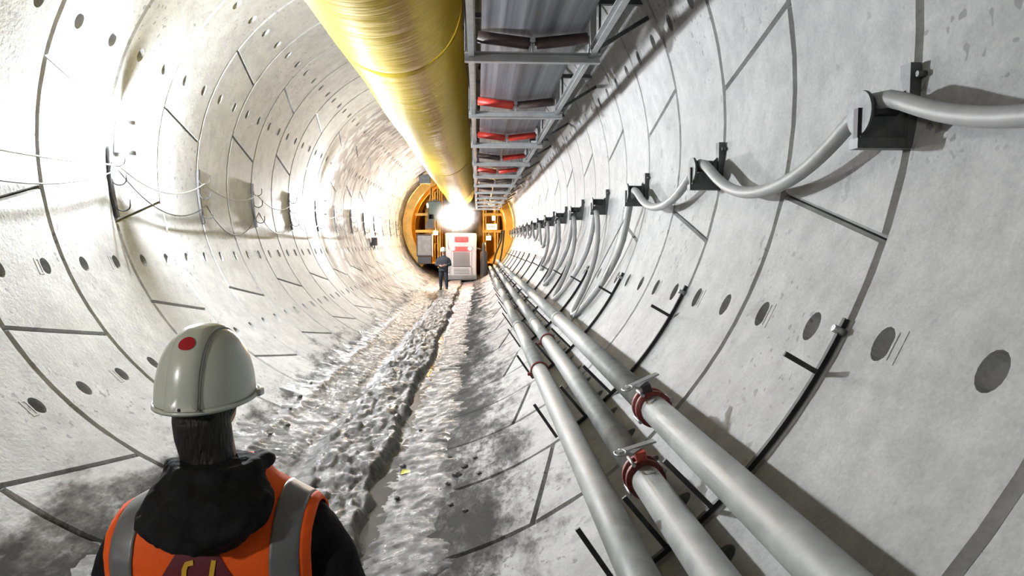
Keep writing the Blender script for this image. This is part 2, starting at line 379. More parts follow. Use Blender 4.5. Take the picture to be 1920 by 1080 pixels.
# joints at ring start -> ring end, degrees from the invert, positive towards the cable wall
PAT = {
 'odd':   [(-105.7, -100.2), (-38, -32), (27.5, 33.4), (101, 95.8), (168, 164), (186, 191)],
 'even':  [(-77, -82.7), (-59, -54.2), (7, 12), (73, 78.6), (141, 146), (212, 208)],
 'evenb': [(-127.8, -122.5), (-59, -54), (7, 12), (73, 78.4), (143, 147.5), (169.5, 165.5)],
}
def pattern(k):
    if k % 2: return 'odd'
    return 'even' if k < 5 else 'evenb'
EDGE_Y, CH_Y, EDGE_T, CH_T = .006, .024, .10, .32      # metres, metres, degrees, degrees
def seg_mesh(name, ja, jb):
    """one curved slab between joints ja (start,end deg) and jb, with chamfered rim and bolt pockets"""
    vl = [EDGE_Y, EDGE_Y+CH_Y, .2, .4, .6, .8, 1.0, RING-EDGE_Y-CH_Y, RING-EDGE_Y]
    lo = max(ja)+CH_T+EDGE_T+.5; hi = min(jb)-CH_T-EDGE_T-.5
    hs = [h for h in HOLES if h-2.6 > lo and h+2.6 < hi]
    hs += [h+360 for h in HOLES if h+360-2.6 > lo and h+360+2.6 < hi and h+360 not in HOLES and all(abs(h+360-q) > 3 for q in hs)]
    hs.sort()
    marks = [lo]
    for h in hs: marks += [h-1.9, h+1.9]
    marks.append(hi); lines = []
    for a, b in zip(marks[:-1], marks[1:]):
        n = max(1, int(math.ceil((b-a)/4.2)))
        lines += [a+(b-a)*i/n for i in range(n)]
    lines.append(hi)
    ncol = len(lines)+4
    def th(ci, v):
        f = v/RING; t0 = ja[0]+(ja[1]-ja[0])*f; t1 = jb[0]+(jb[1]-jb[0])*f
        if ci == 0: return t0+EDGE_T
        if ci == 1: return t0+EDGE_T+CH_T
        if ci == ncol-1: return t1-EDGE_T
        if ci == ncol-2: return t1-EDGE_T-CH_T
        return lines[ci-2]
    def P(t, v, rho): a = math.radians(t); return (rho*math.sin(a), v, -rho*math.cos(a))
    vs = []; fs = []; nv = len(vl); idx = {}
    for ci in range(ncol):
        for vi, v in enumerate(vl):
            edge = ci in (0, ncol-1) or vi in (0, nv-1)
            idx[ci, vi] = len(vs); vs.append(P(th(ci, v), v, R+(.03 if edge else 0)))
    holeset = {}
    for h in hs:
        ci = min(range(len(lines)), key=lambda i: abs(lines[i]-(h-1.9)))+2
        for vi in (2, 5): holeset[ci, vi] = (h, (vl[vi]+vl[vi+1])/2)
    for ci in range(ncol-1):
        for vi in range(nv-1):
            q = (idx[ci, vi], idx[ci, vi+1], idx[ci+1, vi+1], idx[ci+1, vi])
            if (ci, vi) not in holeset: fs.append(q); continue
            h, vc = holeset[ci, vi]; n = 16; loops = []
            for rr, rho, dv in ((.064, R, 0), (.057, R+.08, .006), (.042, R+.125, .014)):
                o = len(vs); sgn = 1 if vi == 2 else -1
                for i in range(n):
                    a = math.radians(225+360*i/n)
                    vs.append(P(h+math.degrees(rr*1.22*math.cos(a)/R), vc+rr*math.sin(a)-sgn*dv, rho))
                loops.append([o+i for i in range(n)])
            # corner order matched to 225,315,45,135 degrees (theta,v)
            cor = [q[0], q[3], q[2], q[1]]
            A = loops[0]
            for j in range(4):
                arc = [A[(4*j+i) % n] for i in range(5)]
                fs.append(tuple([cor[j]]+arc+[cor[(j+1) % 4]])[::-1])
            for u, w in zip(loops[:-1], loops[1:]):
                for i in range(n): fs.append((u[i], u[(i+1) % n], w[(i+1) % n], w[i])[::-1])
            fs.append(tuple(loops[-1])[::-1])
    # skirt
    rim = [idx[c, 0] for c in range(ncol)]+[idx[ncol-1, v] for v in range(1, nv)]+[idx[c, nv-1] for c in range(ncol-2, -1, -1)]+[idx[0, v] for v in range(nv-2, 0, -1)]
    o = len(vs)
    for i in rim:
        x, y, z = vs[i]; k = (R+.16)/math.hypot(x, z); vs.append((x*k, y, z*k))
    m_ = len(rim)
    for i in range(m_): fs.append((rim[i], rim[(i+1) % m_], o+(i+1) % m_, o+i))
    # shallow mould marks: small frames beside some pockets
    for h in hs:
        if round(h) in (64, -114, -68, -46, 112):
            vc, t0 = .765, h
            if round(h) in (64,): vc = .775
            for a0, a1, b0, b1 in ((-.014-.11+.0, .0-.11, -.075, .075), (.035-.11, .049-.11, -.075, .075), (-.014-.11, .049-.11, -.075, -.062), (-.014-.11, .049-.11, .062, .075)):
                o2 = len(vs)
                for (dv, dt, rho) in ((a0, b0, R-.003), (a1, b0, R-.003), (a1, b1, R-.003), (a0, b1, R-.003), (a0, b0, R+.005), (a1, b0, R+.005), (a1, b1, R+.005), (a0, b1, R+.005)):
                    vs.append(P(t0+math.degrees(dt/R), .9+dv, rho))
                for f in ((0, 1, 2, 3), (0, 4, 5, 1), (1, 5, 6, 2), (2, 6, 7, 3), (3, 7, 4, 0)): fs.append(tuple(o2+i for i in f))
    me = bpy.data.meshes.new(name); me.from_pydata(vs, [], fs)
    bm = bmesh.new(); bm.from_mesh(me); bmesh.ops.recalc_face_normals(bm, faces=bm.faces)
    # make the inner face look inwards
    tot = sum((f.normal.dot(Vector((f.calc_center_median().x, 0, f.calc_center_median().z))))*f.calc_area() for f in bm.faces)
    if tot > 0: bmesh.ops.reverse_faces(bm, faces=bm.faces)
    for f in bm.faces: f.smooth = True
    for e in bm.edges:
        e.smooth = len(e.link_faces) == 2 and e.calc_face_angle(3.0) < math.radians(18)
    bm.to_mesh(me); bm.free(); me.materials.append(M['concrete']); return me

ya, yb = ky(K_MIN), ky(K_MAX)
shell = MB(); n = 96; vs = []
for y in (ya-.2, yb+8):
    for j in range(n): vs.append(wallp(360*j/n, y, R+.135))
shell.add(vs, [(j, (j+1) % n, n+(j+1) % n, n+j) for j in range(n)])
lining = tag(shell.build('wall_lining', M['grout']), 'round tunnel lining of pale grey precast concrete segments', 'tunnel wall', kind='structure')
cache = {}
for k in range(K_MIN, K_MAX):
    p = pattern(k); js = PAT[p]
    for i in range(len(js)):
        if (p, i) not in cache:
            b_ = js[(i+1) % len(js)]
            if i == len(js)-1: b_ = (b_[0]+360, b_[1]+360)
            cache[p, i] = seg_mesh('concrete_segment', js[i], b_)
        link('concrete_segment', cache[p, i], None, lining, (0, ky(k), ZC))

# ------------------------------------------------------------------ muddy floor
def floor_height(x, y):
    zb = ZC-np.sqrt(R*R-x*x)
    wob = (fbm(y*.9+3, y*0+1.5, 3)-.5)*.12
    xx = x+wob+(fbm(x*6+9, y*6, 3)-.5)*.10
    sm = lambda a, b, v: np.clip((v-a)/(b-a), 0, 1)**2*(3-2*np.clip((v-a)/(b-a), 0, 1))
    # overall thin layer, frayed at both sides
    fray = (fbm(x*1.3+40, y*4.5, 4)-.5)*.5
    cover = sm(-1.42, -1.05, x+fray)*(1-sm(.62, .98, x+fray*.7))
    t = -.03+.065*cover
    # berm along the edge of the tread marks
    berm = np.exp(-((xx+1.02)/.05)**2)*.028*fbm(x*3, y*3, 3)*1.6
    # tyre tread lugs
    lug = (np.sin((y*1.0+np.abs(x+.78)*.8)*2*math.pi/.11) > .1)*(np.abs(xx+.80) < .2)*.012
    lug = lug*sm(.35, .6, fbm(x*2+7, y*1.1, 3)+.1)
    # central ridge of packed spoil
    wid = .30+(fbm(y*.7+11, y*0+4, 2)-.5)*.14
    rc = -.09+(fbm(y*.35+2, y*0+8, 2)-.5)*.10
    rd = sm(-wid-.16, -wid+.10, xx-rc)*(1-sm(wid-.04, wid+.045, xx-rc))
    crumble = fbm(x*5+2, y*4, 4)
    crack = np.abs(fbm(x*7, y*2.6+20, 3)-.5)
    ridge = rd*(.080+.11*(crumble-.42)+.06*np.clip(crack*4, 0, .6))
    rut = -np.exp(-((xx+.52)/.10)**2)*.02
    lane = 1-sm(-.62, -.40, xx)
    rough = (fbm(x*11, y*11+5, 3)-.5)*(.020-.012*lane)+(fbm(x*34, y*34+9, 2)-.5)*(.012-.005*lane)
    # the left lane is levelled by traffic
    level = np.maximum(zb, .085+.10*np.clip(-x-.55, 0, 1)**1.2)
    base = zb+t
    base = base*(1-lane*cover)+(np.maximum(base, level-.01))*lane*cover
    return base+cover*(berm+lug+rut+rough)+ridge
xs = np.linspace(-1.75, 1.25, 190)
ys = [-4.0]
while ys[-1] < yb+1.0: ys.append(ys[-1]+(max(.018, .0052*max(ys[-1], 3.2)) if ys[-1] > 2.6 else .10))
ys = np.array(ys); XX, YY = np.meshgrid(xs, ys)
ZZ = floor_height(XX, YY)
verts = np.stack([XX, YY, ZZ], -1).reshape(-1, 3); nx, ny = len(xs), len(ys)
ii = np.arange(nx-1)[None, :]+np.arange(ny-1)[:, None]*nx
faces = np.stack([ii, ii+1, ii+1+nx, ii+nx], -1).reshape(-1, 4)
me = bpy.data.meshes.new('floor'); me.from_pydata(verts.tolist(), [], faces.tolist())
me.polygons.foreach_set('use_smooth', [True]*len(me.polygons))
floor = tag(link('floor', me, M['mud']), 'wet grey mud with tyre marks and a crumbled ridge along the invert', 'muddy floor', kind='structure')
def floor_z(x, y): return float(max(floor_height(np.array([x]), np.array([y]))[0], ZC-math.sqrt(R*R-x*x)))

def puddle(label, x0, x1, y0, y1, z, seed):
    b = MB(); n = int((y1-y0)/.12); m_ = 6; vs = []
    for i in range(n+1):
        y = y0+(y1-y0)*i/n; e = min(1, i/8, (n-i)/8)
        w0 = x0+.07*math.sin(y*1.9+seed)+.04*math.sin(y*5.1+seed); w1 = x1+.06*math.sin(y*1.3+seed*2)+.05*math.sin(y*4.3)
        mid = (w0+w1)/2; w0 = mid+(w0-mid)*e**.5; w1 = mid+(w1-mid)*e**.5
        for j in range(m_+1): vs.append((w0+(w1-w0)*j/m_, y, z))
    q = m_+1
    b.add(vs, [(i*q+j, i*q+j+1, (i+1)*q+j+1, (i+1)*q+j) for i in range(n) for j in range(m_)])
    return tag(b.build('puddle', M['water']), label, 'puddle', kind='stuff')
puddle('long shiny strip of water beside the mud ridge, pipe side', .24, .78, 2.2, yb, .052, 1.0)
puddle('narrow shiny strip of water in the rut beside the mud ridge', -.64, -.46, 6.0, yb, .066, 2.4)

# ------------------------------------------------------------------ ventilation duct
duct = thing('ventilation_duct', 'large yellow fabric ventilation duct hanging under the crown', 'air duct', (.08, 0, 4.84))
DR = .80
def duct_piece(y0, y1):
    b = MB(); n = 72; ys_ = np.arange(y0, y1+.001, .06); vs = []
    for y in ys_:
        for j in range(n):
            q = 2*math.pi*j/n; e = min(y-y0, y1-y)
            r = DR*(1+.012*math.sin(y*1.1+.5)+.016*(mnoise.noise((math.cos(q)*1.2, math.sin(q)*1.2, y*.45)))) + .006*mnoise.noise((math.cos(q)*2, math.sin(q)*2, y*7.0))
            r -= .02*math.exp(-(e/.05)**2)
            vs.append((r*math.sin(q)*.985, y, r*math.cos(q)*1.01))
    m_ = len(ys_)
    b.add(vs, [(i*n+j, i*n+(j+1) % n, (i+1)*n+(j+1) % n, (i+1)*n+j) for i in range(m_-1) for j in range(n)])
    return b
for (a, c) in ((-6, 8.15), (8.15, 20.2), (20.2, 32.0), (32.0, 36.9)):
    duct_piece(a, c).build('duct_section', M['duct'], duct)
    if c < 36: MB().torus((0, c, 0), (0, 1, 0), DR*.985, .012, 64, 8).build('coupling_band', M['duct'], duct)
for y in np.arange(-5, 36, 2.4):
    b = MB(); b.tube([(0, y, DR), (0, y, 3+R-4.84-.01)], .006, 6); b.torus((0, y, DR+.03), (0, 1, 0), .03, .006, 12, 6)
    b.build('hanger', M['galv'], duct)
MB().tube([(0, -6, DR+.055), (0, 36.8, DR+.055)], .008, 6).build('hanger_wire', M['galv'], duct)

# ------------------------------------------------------------------ belt conveyor
CX0, CX1, CZ, CT = .965, 2.165, 3.905, 4.43       # frame sides, lower stringer and upper stringer heights
conv = thing('belt_conveyor', 'long overhead belt conveyor in a galvanised steel frame beside the yellow duct', 'conveyor', (0, 0, 0))
YE = 37.1
def channel(b, x, z, s, y0, y1, w=.05, h=.09, t=.010):
    b.box((x, (y0+y1)/2, z), (t, y1-y0, h)); b.box((x-s*w/2, (y0+y1)/2, z+h/2), (w, y1-y0, t)); b.box((x-s*w/2, (y0+y1)/2, z-h/2), (w, y1-y0, t))
YI = [6.73+2.97*i for i in range(-4, 11)]
yb0 = -5.5
edges_ = [yb0]+[y+.08 for y in YI]+[YE]
for s, x in ((-1, CX0), (1, CX1)):
    for a, c in zip(edges_[:-1], edges_[1:]):
        b = MB(); channel(b, x, CZ+.02, s, a+.004, c-.004, .05, .08); b.build('lower_stringer', M['galv'], conv)
        b = MB(); channel(b, x, CT, s, a+.004, c-.004, .06, .12); b.build('upper_stringer', M['galv'], conv)
# return belt and carrying belt
def belt(z, prof, name):
    b = MB(); vs = []; yy = list(np.arange(yb0, YE, .33)); nP = len(prof)
    for y in yy:
        d = min(abs(y-q) for q in YI)
        for (x, dz) in prof: vs.append((x, y, z+dz-.012*min(1, d/1.4)))
        for (x, dz) in reversed(prof): vs.append((x, y, z+dz+.006-.012*min(1, d/1.4)))
    n_ = 2*nP
    b.add(vs, [(i*n_+j, i*n_+(j+1) % n_, (i+1)*n_+(j+1) % n_, (i+1)*n_+j) for i in range(len(yy)-1) for j in range(n_)], False)
    return b.build(name, M['belt'], conv)
bx0, bx1 = 1.085, 2.065; bc = (bx0+bx1)/2
belt(CZ+.165, [(bx0+(bx1-bx0)*i/10, .055*abs(i-5)/5) for i in range(11)], 'return_belt')
belt(CT+.14, [(bc-.50, .20), (bc-.38, .11), (bc-.20, 0), (bc, 0), (bc+.20, 0), (bc+.38, .11), (bc+.50, .20)], 'carrying_belt')
cols = ['roller_dark', 'roller_red']
for i, y in enumerate(YI):
    fr = MB()
    # cross beam: channel with two visible flanges
    fr.box((bc, y, CZ-.035), (CX1-CX0+.10, .012, .085)); fr.box((bc, y-.03, CZ+.007), (CX1-CX0+.10, .07, .010)); fr.box((bc, y-.03, CZ-.077), (CX1-CX0+.10, .07, .010))
    for x in (CX0+.05, CX1-.05): fr.box((x, y-.035, CZ+.09), (.012, .06, .17))
    fr.box((bc, y-.035, CZ+.05), (.02, .04, .10)); fr.box((bc, y-.035, CZ+.10), (.06, .03, .012))
    f = fr.build('return_idler_frame', M['galv'], conv)
    for s in (-1, 1):
        a = Vector((bc+s*.02, y-.035, CZ+.095)); c = Vector((bc+s*.535, y-.035, CZ+.155)); d = (c-a).normalized()
        r = MB(); r.tube([a, a+d*.012, a+d*.012, c-d*.012, c-d*.012, c], [.02, .02, .056, .056, .02, .02], 18)
        dark = i == 4 or (i == 5 and s == 1) or (i == 7 and s == -1) or i > 8
        r.build('roller', M['roller_dark' if dark else 'roller_red'], f)
    for x in (CX0-.0, CX1+.0):
        p = MB(); p.box((x, y+.01, (CZ+CT)/2), (.05, .05, CT-CZ)); p.build('post', M['galv'], conv)
    # carrying idler
    fr = MB(); fr.box((bc, y+.6, CT+.03), (CX1-CX0, .05, .05))
    for x in (bc-.52, bc+.52): fr.box((x, y+.6, CT+.16), (.012, .05, .26))
    f2 = fr.build('carrying_idler_frame', M['galv'], conv)
    for (a, c) in (((bc-.19, CT+.075), (bc+.19, CT+.075)), ((bc+.21, CT+.085), (bc+.50, CT+.27)), ((bc-.21, CT+.085), (bc-.50, CT+.27))):
        MB().cyl((a[0], y+.6, a[1]), (c[0], y+.6, c[1]), .05, 14).build('roller', M['roller_dark'], f2)
    # hangers to the roof
    for x in (CX0, CX1):
        zt = ZC+math.sqrt(R*R-x*x)
        MB().tube([(x+(.07 if x > 1.5 else -.03), y+.05, CZ), (x+(.07 if x > 1.5 else -.03), y+.05, zt+.03)], .012, 8).build('hanger_rod', M['steel'], conv)
    b = MB(); b.bar((CX1, y+.05, CT), (math.sqrt(R*R-(CT-ZC)**2)+.03, y+.05, CT), .05, .05); b.bar((CX1, y+.05, CZ+.05), (math.sqrt(R*R-(4.3-ZC)**2)+.02, y+.05, 4.3), .04, .04)
    b.build('wall_bracket', M['steel'], conv)

# ------------------------------------------------------------------ wall lamps on the far side wall
def wall_lamp(y, label, m='lamp', z=3.27):
    a = math.atan2(z-ZC, 0); x = -math.sqrt(R*R-(z-ZC)**2)
    t = thing('wall_lamp', label, 'lamp', (x, y, z), 'tube lamps along the hook wall')
    b = MB(); b.box((.02, 0, 0), (.05, .12, .34), None, .008); b.bar((.03, 0, .13), (.17, 0, .13), .03, .03); b.bar((.03, 0, -.13), (.17, 0, -.13), .03, .03)
    b.build('bracket', M['lamp_housing'], t)
    MB().cyl((.17, 0, .11), (.17, 0, .19), .04, 16).build('end_cap', M['lamp_housing'], t)
    MB().cyl((.17, 0, -.11), (.17, 0, -.19), .04, 16).build('end_cap', M['lamp_housing'], t)
    b = MB(); b.tube([(.17, 0, -.11), (.17, 0, -.10), (.17, 0, .10), (.17, 0, .11)], [.028, .032, .032, .028], 16); b.build('lamp_tube', M[m], t)
    return t
wall_lamp(8.0, 'small tube lamp glaring on the wall, nearest to the camera, above the first hook rack')
wall_lamp(17.8, 'small tube lamp glaring on the wall, second one down the tunnel', 'lamp_far', z=2.99)
wall_lamp(27.6, 'small tube lamp on the wall, third one down the tunnel', 'lamp_far')

wall_lamp(-1.8, 'small dim fill lamp added on the wall behind the camera', 'lamp_fill')  # added out of view as fill for the near person's back
# ------------------------------------------------------------------ hook racks and wires
for n_, k in enumerate(range(2, 28, 2)):
    y = ky(k)+.02
    t = thing('hook_rack', f'dark bar with curved cable hooks on the lamp side wall, {ORD[n_]} one along', 'hook rack', (0, y, ZC), 'hook racks on the lamp side wall')
    b = MB(); pts = []; fr = []
    for th in np.linspace(-93, -78, 7):
        a = math.radians(th); er = Vector((math.sin(a), 0, -math.cos(a))); pts.append(er*(R-.012)); fr.append((er, Vector((0, 1, 0))))
    b.sweep(pts, fr, [(-.02, -.025), (.014, -.025), (.014, .025), (-.02, .025)]); b.build('bar', M['angle'], t)
    for th in (-90, -86, -80.5):
        a = math.radians(th); er = Vector((math.sin(a), 0, -math.cos(a))); c = er*(R-.03); h = MB()
        pp = [c+Vector((0, 0, .02))]+[c+Vector((.075-.075*math.cos(q), 0, -.06*math.sin(q))) for q in np.linspace(0, math.pi, 9)]+[c+Vector((.15, 0, .07))]
        h.tube(pp, .008, 7); h.build('hook', M['angle'], t)
def drape(name, label, pts, r, m, cat='wire', sag=.18, group=None):
    out = []
    for i, (p, q) in enumerate(zip(pts[:-1], pts[1:])):
        s_ = sag[i] if isinstance(sag, (list, tuple)) else sag
        for j in range(14):
            f = j/14; v = Vector(p).lerp(Vector(q), f); v.z -= s_*4*f*(1-f); out.append(v)
    out.append(Vector(pts[-1]))
    lim = R-r-.012
    for v in out:
        d = math.hypot(v.x, v.z-ZC)
        if d > lim: v.x *= lim/d; v.z = ZC+(v.z-ZC)*lim/d
    b = MB(); b.tube(out, r, 7); return tag(b.build(name, m), label, cat, group)
hk = lambda k, th, dx=.075: wallp(th, ky(k)+.02, R-.03)+Vector((dx, 0, -.05))
drape('thin_wire', 'thin pale wire slung along the lamp side wall, upper of two strands', [hk(0, -88), hk(2, -88.5)]+[hk(k, -90) for k in range(4, 26, 2)], .009, M['wire'], sag=[.05, .03, .22, .16, .2, .12, .2, .1, .18, .1, .1, .1])
drape('thin_wire', 'thin dark wire slung along the lamp side wall, lower sagging strand', [hk(0, -85), hk(2, -84), hk(4, -89)]+[hk(k, -84) for k in range(6, 26, 2)], .008, M['steel'], sag=[.12, .12, .30, .42, .36, .3, .25, .3, .2, .2, .2, .2])

# ------------------------------------------------------------------ cable brackets and the heavy cable
CABX, CABZ = 2.80, 2.83
brk = None
for n_, k in enumerate(range(-2, 30, 2)):
    lab = f'dark steel cable bracket with a round saddle disc, {ORD[n_]} one along the cable wall'
    if n_ == 0: lab = 'dark steel cable bracket beside the camera on the cable wall'
    else: lab = f'dark steel cable bracket with a round saddle disc, {ORD[n_-1]} in view along the cable wall'
    if brk is None:
        brk = thing('cable_bracket', lab, 'cable bracket', (0, ky(k), ZC), 'cable brackets along the wall')
        b = MB(); b.box((2.965, 0, -.285), (.05, .075, .36)); b.box((2.985, .045, -.285), (.02, .02, .36)); b.build('back_plate', M['steel'], brk)
        b = MB(); b.cyl((2.955, -.06, -.16), (2.995, -.06, -.16), .014, 6); b.build('anchor_bolt', M['steel'], brk)
        b = MB(); b.box((2.845, 0, -.455), (.26, .07, .045)); b.build('arm', M['steel'], brk)
        b = MB()   # gusset web
        vs = []
        for yy in (-.008, .008):
            vs += [(2.94, yy, -.22), (2.94, yy, -.44), (2.74, yy, -.44), (2.76, yy, -.36), (2.84, yy, -.31)]
        b.add(vs, [(0, 1, 2, 3, 4), (9, 8, 7, 6, 5)]+[(i, 5+i, 5+(i+1) % 5, (i+1) % 5) for i in range(5)], False); b.build('gusset', M['steel'], brk)
        b = MB(); b.cyl((2.735, 0, -.32), (2.752, 0, -.32), .098, 24); b.build('saddle_disc', M['steel'], brk)
        b = MB(); b.cyl((2.752, 0, -.29), (2.90, 0, -.29), .045, 16); b.build('saddle', M['angle'], brk)
        b = MB(); b.box((2.728, 0, -.375), (.012, .035, .15)); b.build('strap', M['angle'], brk)
    else:
        c = copy_tree(brk, (0, ky(k), ZC)); c['label'] = lab
pts = []
zb_ = CABZ-.04
def span(k0, k1, drop, n=22, p=2.0):
    for j in range(n):
        f = j/n; y = ky(k0)+(ky(k1)-ky(k0))*f; u = abs(2*f-1)
        if drop < 1: z = zb_-drop*(1-u**2.2); 
        else: z = zb_-drop*(1-u**1.55)
        x = CABX+.01-.02*(1-u)
        if drop > 1: x = min(CABX, math.sqrt(max(.1, R*R-(z-ZC)**2))-.06) if u < .97 else CABX
        # swell over the saddle
        pts.append(Vector((x, y+ (.0), z)))
drops = {-4: .25, -2: .30, 0: .37, 2: .34, 4: 1.69, 6: 1.67, 8: 1.57, 10: 1.35, 12: .8, 14: .6, 16: .5, 18: .5, 20: .4, 22: .4, 24: .4, 26: .4}
for k in range(-4, 28, 2): span(k, k+2, drops[k])
for _ in range(3):
    sm_ = [pts[0]]+[(pts[i-1]+pts[i]*2+pts[i+1])/4 for i in range(1, len(pts)-1)]+[pts[-1]]; pts = sm_
b = MB(); b.tube(pts, .038, 14)
tag(b.build('power_cable', M['cable']), 'thick grey power cable swagged over the wall brackets and looping low further on', 'cable')
drape('thin_wire', 'thin grey wire hanging down the cable wall beside the first long cable loop', [wallp(86, ky(4)+.06, R-.05), wallp(47, ky(5)-.3, R-.03)], .010, M['cable'], sag=0)

# ------------------------------------------------------------------ three pipes
PIPES = [((1.677, .799), 'pipe nearest the mud floor'), ((1.916, .882), 'middle pipe'), ((2.044, 1.165), 'upper pipe against the wall')]
PR = .080
LBL = ['long grey steel pipe nearest the muddy floor, lowest of three', 'long grey steel pipe in the middle of three, with a red latched clamp', 'long grey steel pipe highest on the wall, topmost of three']
CUTS = [[-1.0, 6.95, 10.6, 14.8, 18.5, 24.5, 30.5, 37.0], [-1.0, 3.5, 8.5, 10.4, 14.2, 20, 26, 31.5, 37.0], [-1.0, 3.85, 8.4, 12.6, 18.0, 24, 30, 37.0]]
for i, ((px, pz), _) in enumerate(PIPES):
    t = thing('water_pipe', LBL[i], 'pipe', (px, 0, pz), 'three pipes on the wall supports')
    cuts = CUTS[i]
    for a, c in zip(cuts[:-1], cuts[1:]):
        MB().tube([(0, a+.004, 0), (0, c-.004, 0)], PR, 28).build('pipe_section', M['pipe'], t)
    for c in cuts[1:-1]:
        if c < 4:      # grooved clamp couplings with latch
            b = MB()
            b.tube([(0, c-.06, 0), (0, c-.06, 0), (0, c-.025, 0), (0, c-.025, 0)], [PR+.002, PR+.024, PR+.024, PR+.002], 32)
            b.tube([(0, c+.02, 0), (0, c+.02, 0), (0, c+.055, 0), (0, c+.055, 0)], [PR+.002, PR+.026, PR+.026, PR+.002], 32)
            b.tube([(0, c-.03, 0), (0, c+.03, 0)], PR+.010, 32)
            cp = b.build('clamp_coupling', M['rust'], t)
            ang = math.radians(12 if i == 1 else 20)
            up = Vector((-math.sin(ang), 0, math.cos(ang))); sd = Vector((math.cos(ang), 0, math.sin(ang)))
            rot = Matrix((sd, Vector((0, 1, 0)), up)).transposed()
            b = MB(); b.box(up*(PR+.045)+Vector((0, c-.02, 0)), (.055, .07, .05), rot, .006); b.build('latch_block', M['red_lat'] if i == 1 else M['angle'], cp)
            b = MB(); b.bar(up*(PR+.078)+sd*(-.11)+Vector((0, c+.0, 0)), up*(PR+.082)+sd*.10+Vector((0, c+.04, 0)), .045, .010); b.bar(up*(PR+.072)+sd*(-.05)+Vector((0, c-.05, 0)), up*(PR+.076)+sd*.06+Vector((0, c+.06, 0)), .03, .012)
            b.tube([up*(PR+.08)+sd*(-.10)+Vector((0, c-.02+.05*math.cos(q), 0))+sd*(.03*math.sin(q)) for q in np.linspace(0, 5.5, 12)], .006, 6)
            b.build('latch_lever', M['galv'], cp)
            for q in (60, 150, 230, 320):
                a = math.radians(q); d = Vector((math.sin(a), 0, math.cos(a)))
                MB().cyl(d*(PR+.028)+Vector((0, c-.075, 0)), d*(PR+.028)+Vector((0, c+.07, 0)), .009, 8).build('bolt', M['galv'], cp)
        elif (i, c) in ((0, 6.95), (1, 8.5)):
            b = MB(); b.torus((0, c, 0), (0, 1, 0), PR+.008, .011, 32, 8); b.torus((0, c+.03, 0), (0, 1, 0), PR+.006, .008, 32, 8)
            cp = b.build('red_clamp_ring', M['rust'], t)
            d = Vector((-.95, 0, -.3)).normalized(); b = MB()
            b.box(d*(PR+.025)+Vector((0, c, 0)), (.045, .05, .03)); b.cyl(d*(PR+.03)+Vector((0, c-.04, 0)), d*(PR+.03)+Vector((0, c+.04, 0)), .008, 8); b.build('clamp_ear', M['rust'], cp)
        else:
            b = MB(); b.tube([(0, c-.05, 0), (0, c-.05, 0), (0, c+.05, 0), (0, c+.05, 0)], [PR, PR+.012, PR+.012, PR], 28); b.build('sleeve', M['pipe'], t)

# pipe supports on every second ring joint
sup = None
for n_, k in enumerate(range(-2, 28, 2)):
    lab = f'dark angle bar support with upright pegs under the three pipes, {ORD[max(0, n_-1)]} in view' if n_ else 'dark angle bar support under the three pipes beside the camera'
    if sup is None:
        sup = thing('pipe_support', lab, 'pipe support', (0, ky(k), ZC), 'pipe supports on the ring joints')
        b = MB(); pts_ = []; fr = []
        for th in np.linspace(35, 65.5, 16):
            a = math.radians(th); er = Vector((math.sin(a), 0, -math.cos(a))); pts_.append(er*(R-.022)); fr.append((er, Vector((0, 1, 0))))
        b.sweep(pts_, fr, [(-.012, -.011), (-.008, -.011), (-.008, .008), (.022, .008), (.022, .012), (-.012, .012)]); b.build('curved_bar', M['angle'], sup)
        for th, r0 in ((34.4, 2.645), (39.9, 2.66), (45.2, 2.66), (60.2, 2.80)):
            a = math.radians(th); er = Vector((math.sin(a), 0, -math.cos(a)))
            q = MB(); q.bar(er*2.972, er*r0, .024, .014, (0, 1, 0)); q.build('peg', M['angle'], sup)
        for (px, pz) in [p[0] for p in PIPES]:
            d = Vector((px, 0, pz-ZC)); er = d.normalized()
            q = MB(); q.bar(er*(d.length+PR-.002), er*2.972, .05, .05, (0, 1, 0)); q.build('saddle_stub', M['angle'], sup)
        b = MB(); a = math.radians(64.3); er = Vector((math.sin(a), 0, -math.cos(a))); b.cyl(er*2.94, er*3.0, .018, 6); b.build('anchor_bolt', M['galv'], sup)
    else:
        c = copy_tree(sup, (0, ky(k), ZC)); c['label'] = lab
# ------------------------------------------------------------------ people
def interp(tab, z, i):
    for a, b in zip(tab[:-1], tab[1:]):
        if a[0] <= z <= b[0]: f = (z-a[0])/(b[0]-a[0]); return a[i]+(b[i]-a[i])*f
    return tab[0][i] if z < tab[0][0] else tab[-1][i]
# jacket torso: z, half width, half depth, centre y
TORSO = [(.80, .205, .155, 0), (1.0, .20, .15, 0), (1.12, .225, .15, 0), (1.22, .250, .152, -.005), (1.305, .258, .145, -.01), (1.345, .252, .132, -.01),
         (1.378, .222, .118, -.005), (1.408, .165, .105, 0), (1.438, .110, .09, .005), (1.475, .075, .075, .01)]
TP = 2.7
_wr = bpy.data.textures.new('cloth_wrinkles', 'CLOUDS'); _wr.noise_scale = .09; _wr.noise_depth = 3
_wr2 = bpy.data.textures.new('hood_folds', 'CLOUDS'); _wr2.noise_scale = .055; _wr2.noise_depth = 2
def cloth_mods(o, voxel, smooth=4, disp=0.0, tex=None):
    r = o.modifiers.new('remesh', 'REMESH'); r.mode = 'VOXEL'; r.voxel_size = voxel; r.use_smooth_shade = True
    if smooth: s = o.modifiers.new('smooth', 'SMOOTH'); s.iterations = smooth; s.factor = .5
    if disp: d = o.modifiers.new('folds', 'DISPLACE'); d.texture = tex or _wr; d.strength = disp; d.mid_level = .5; d.texture_coords = 'LOCAL'
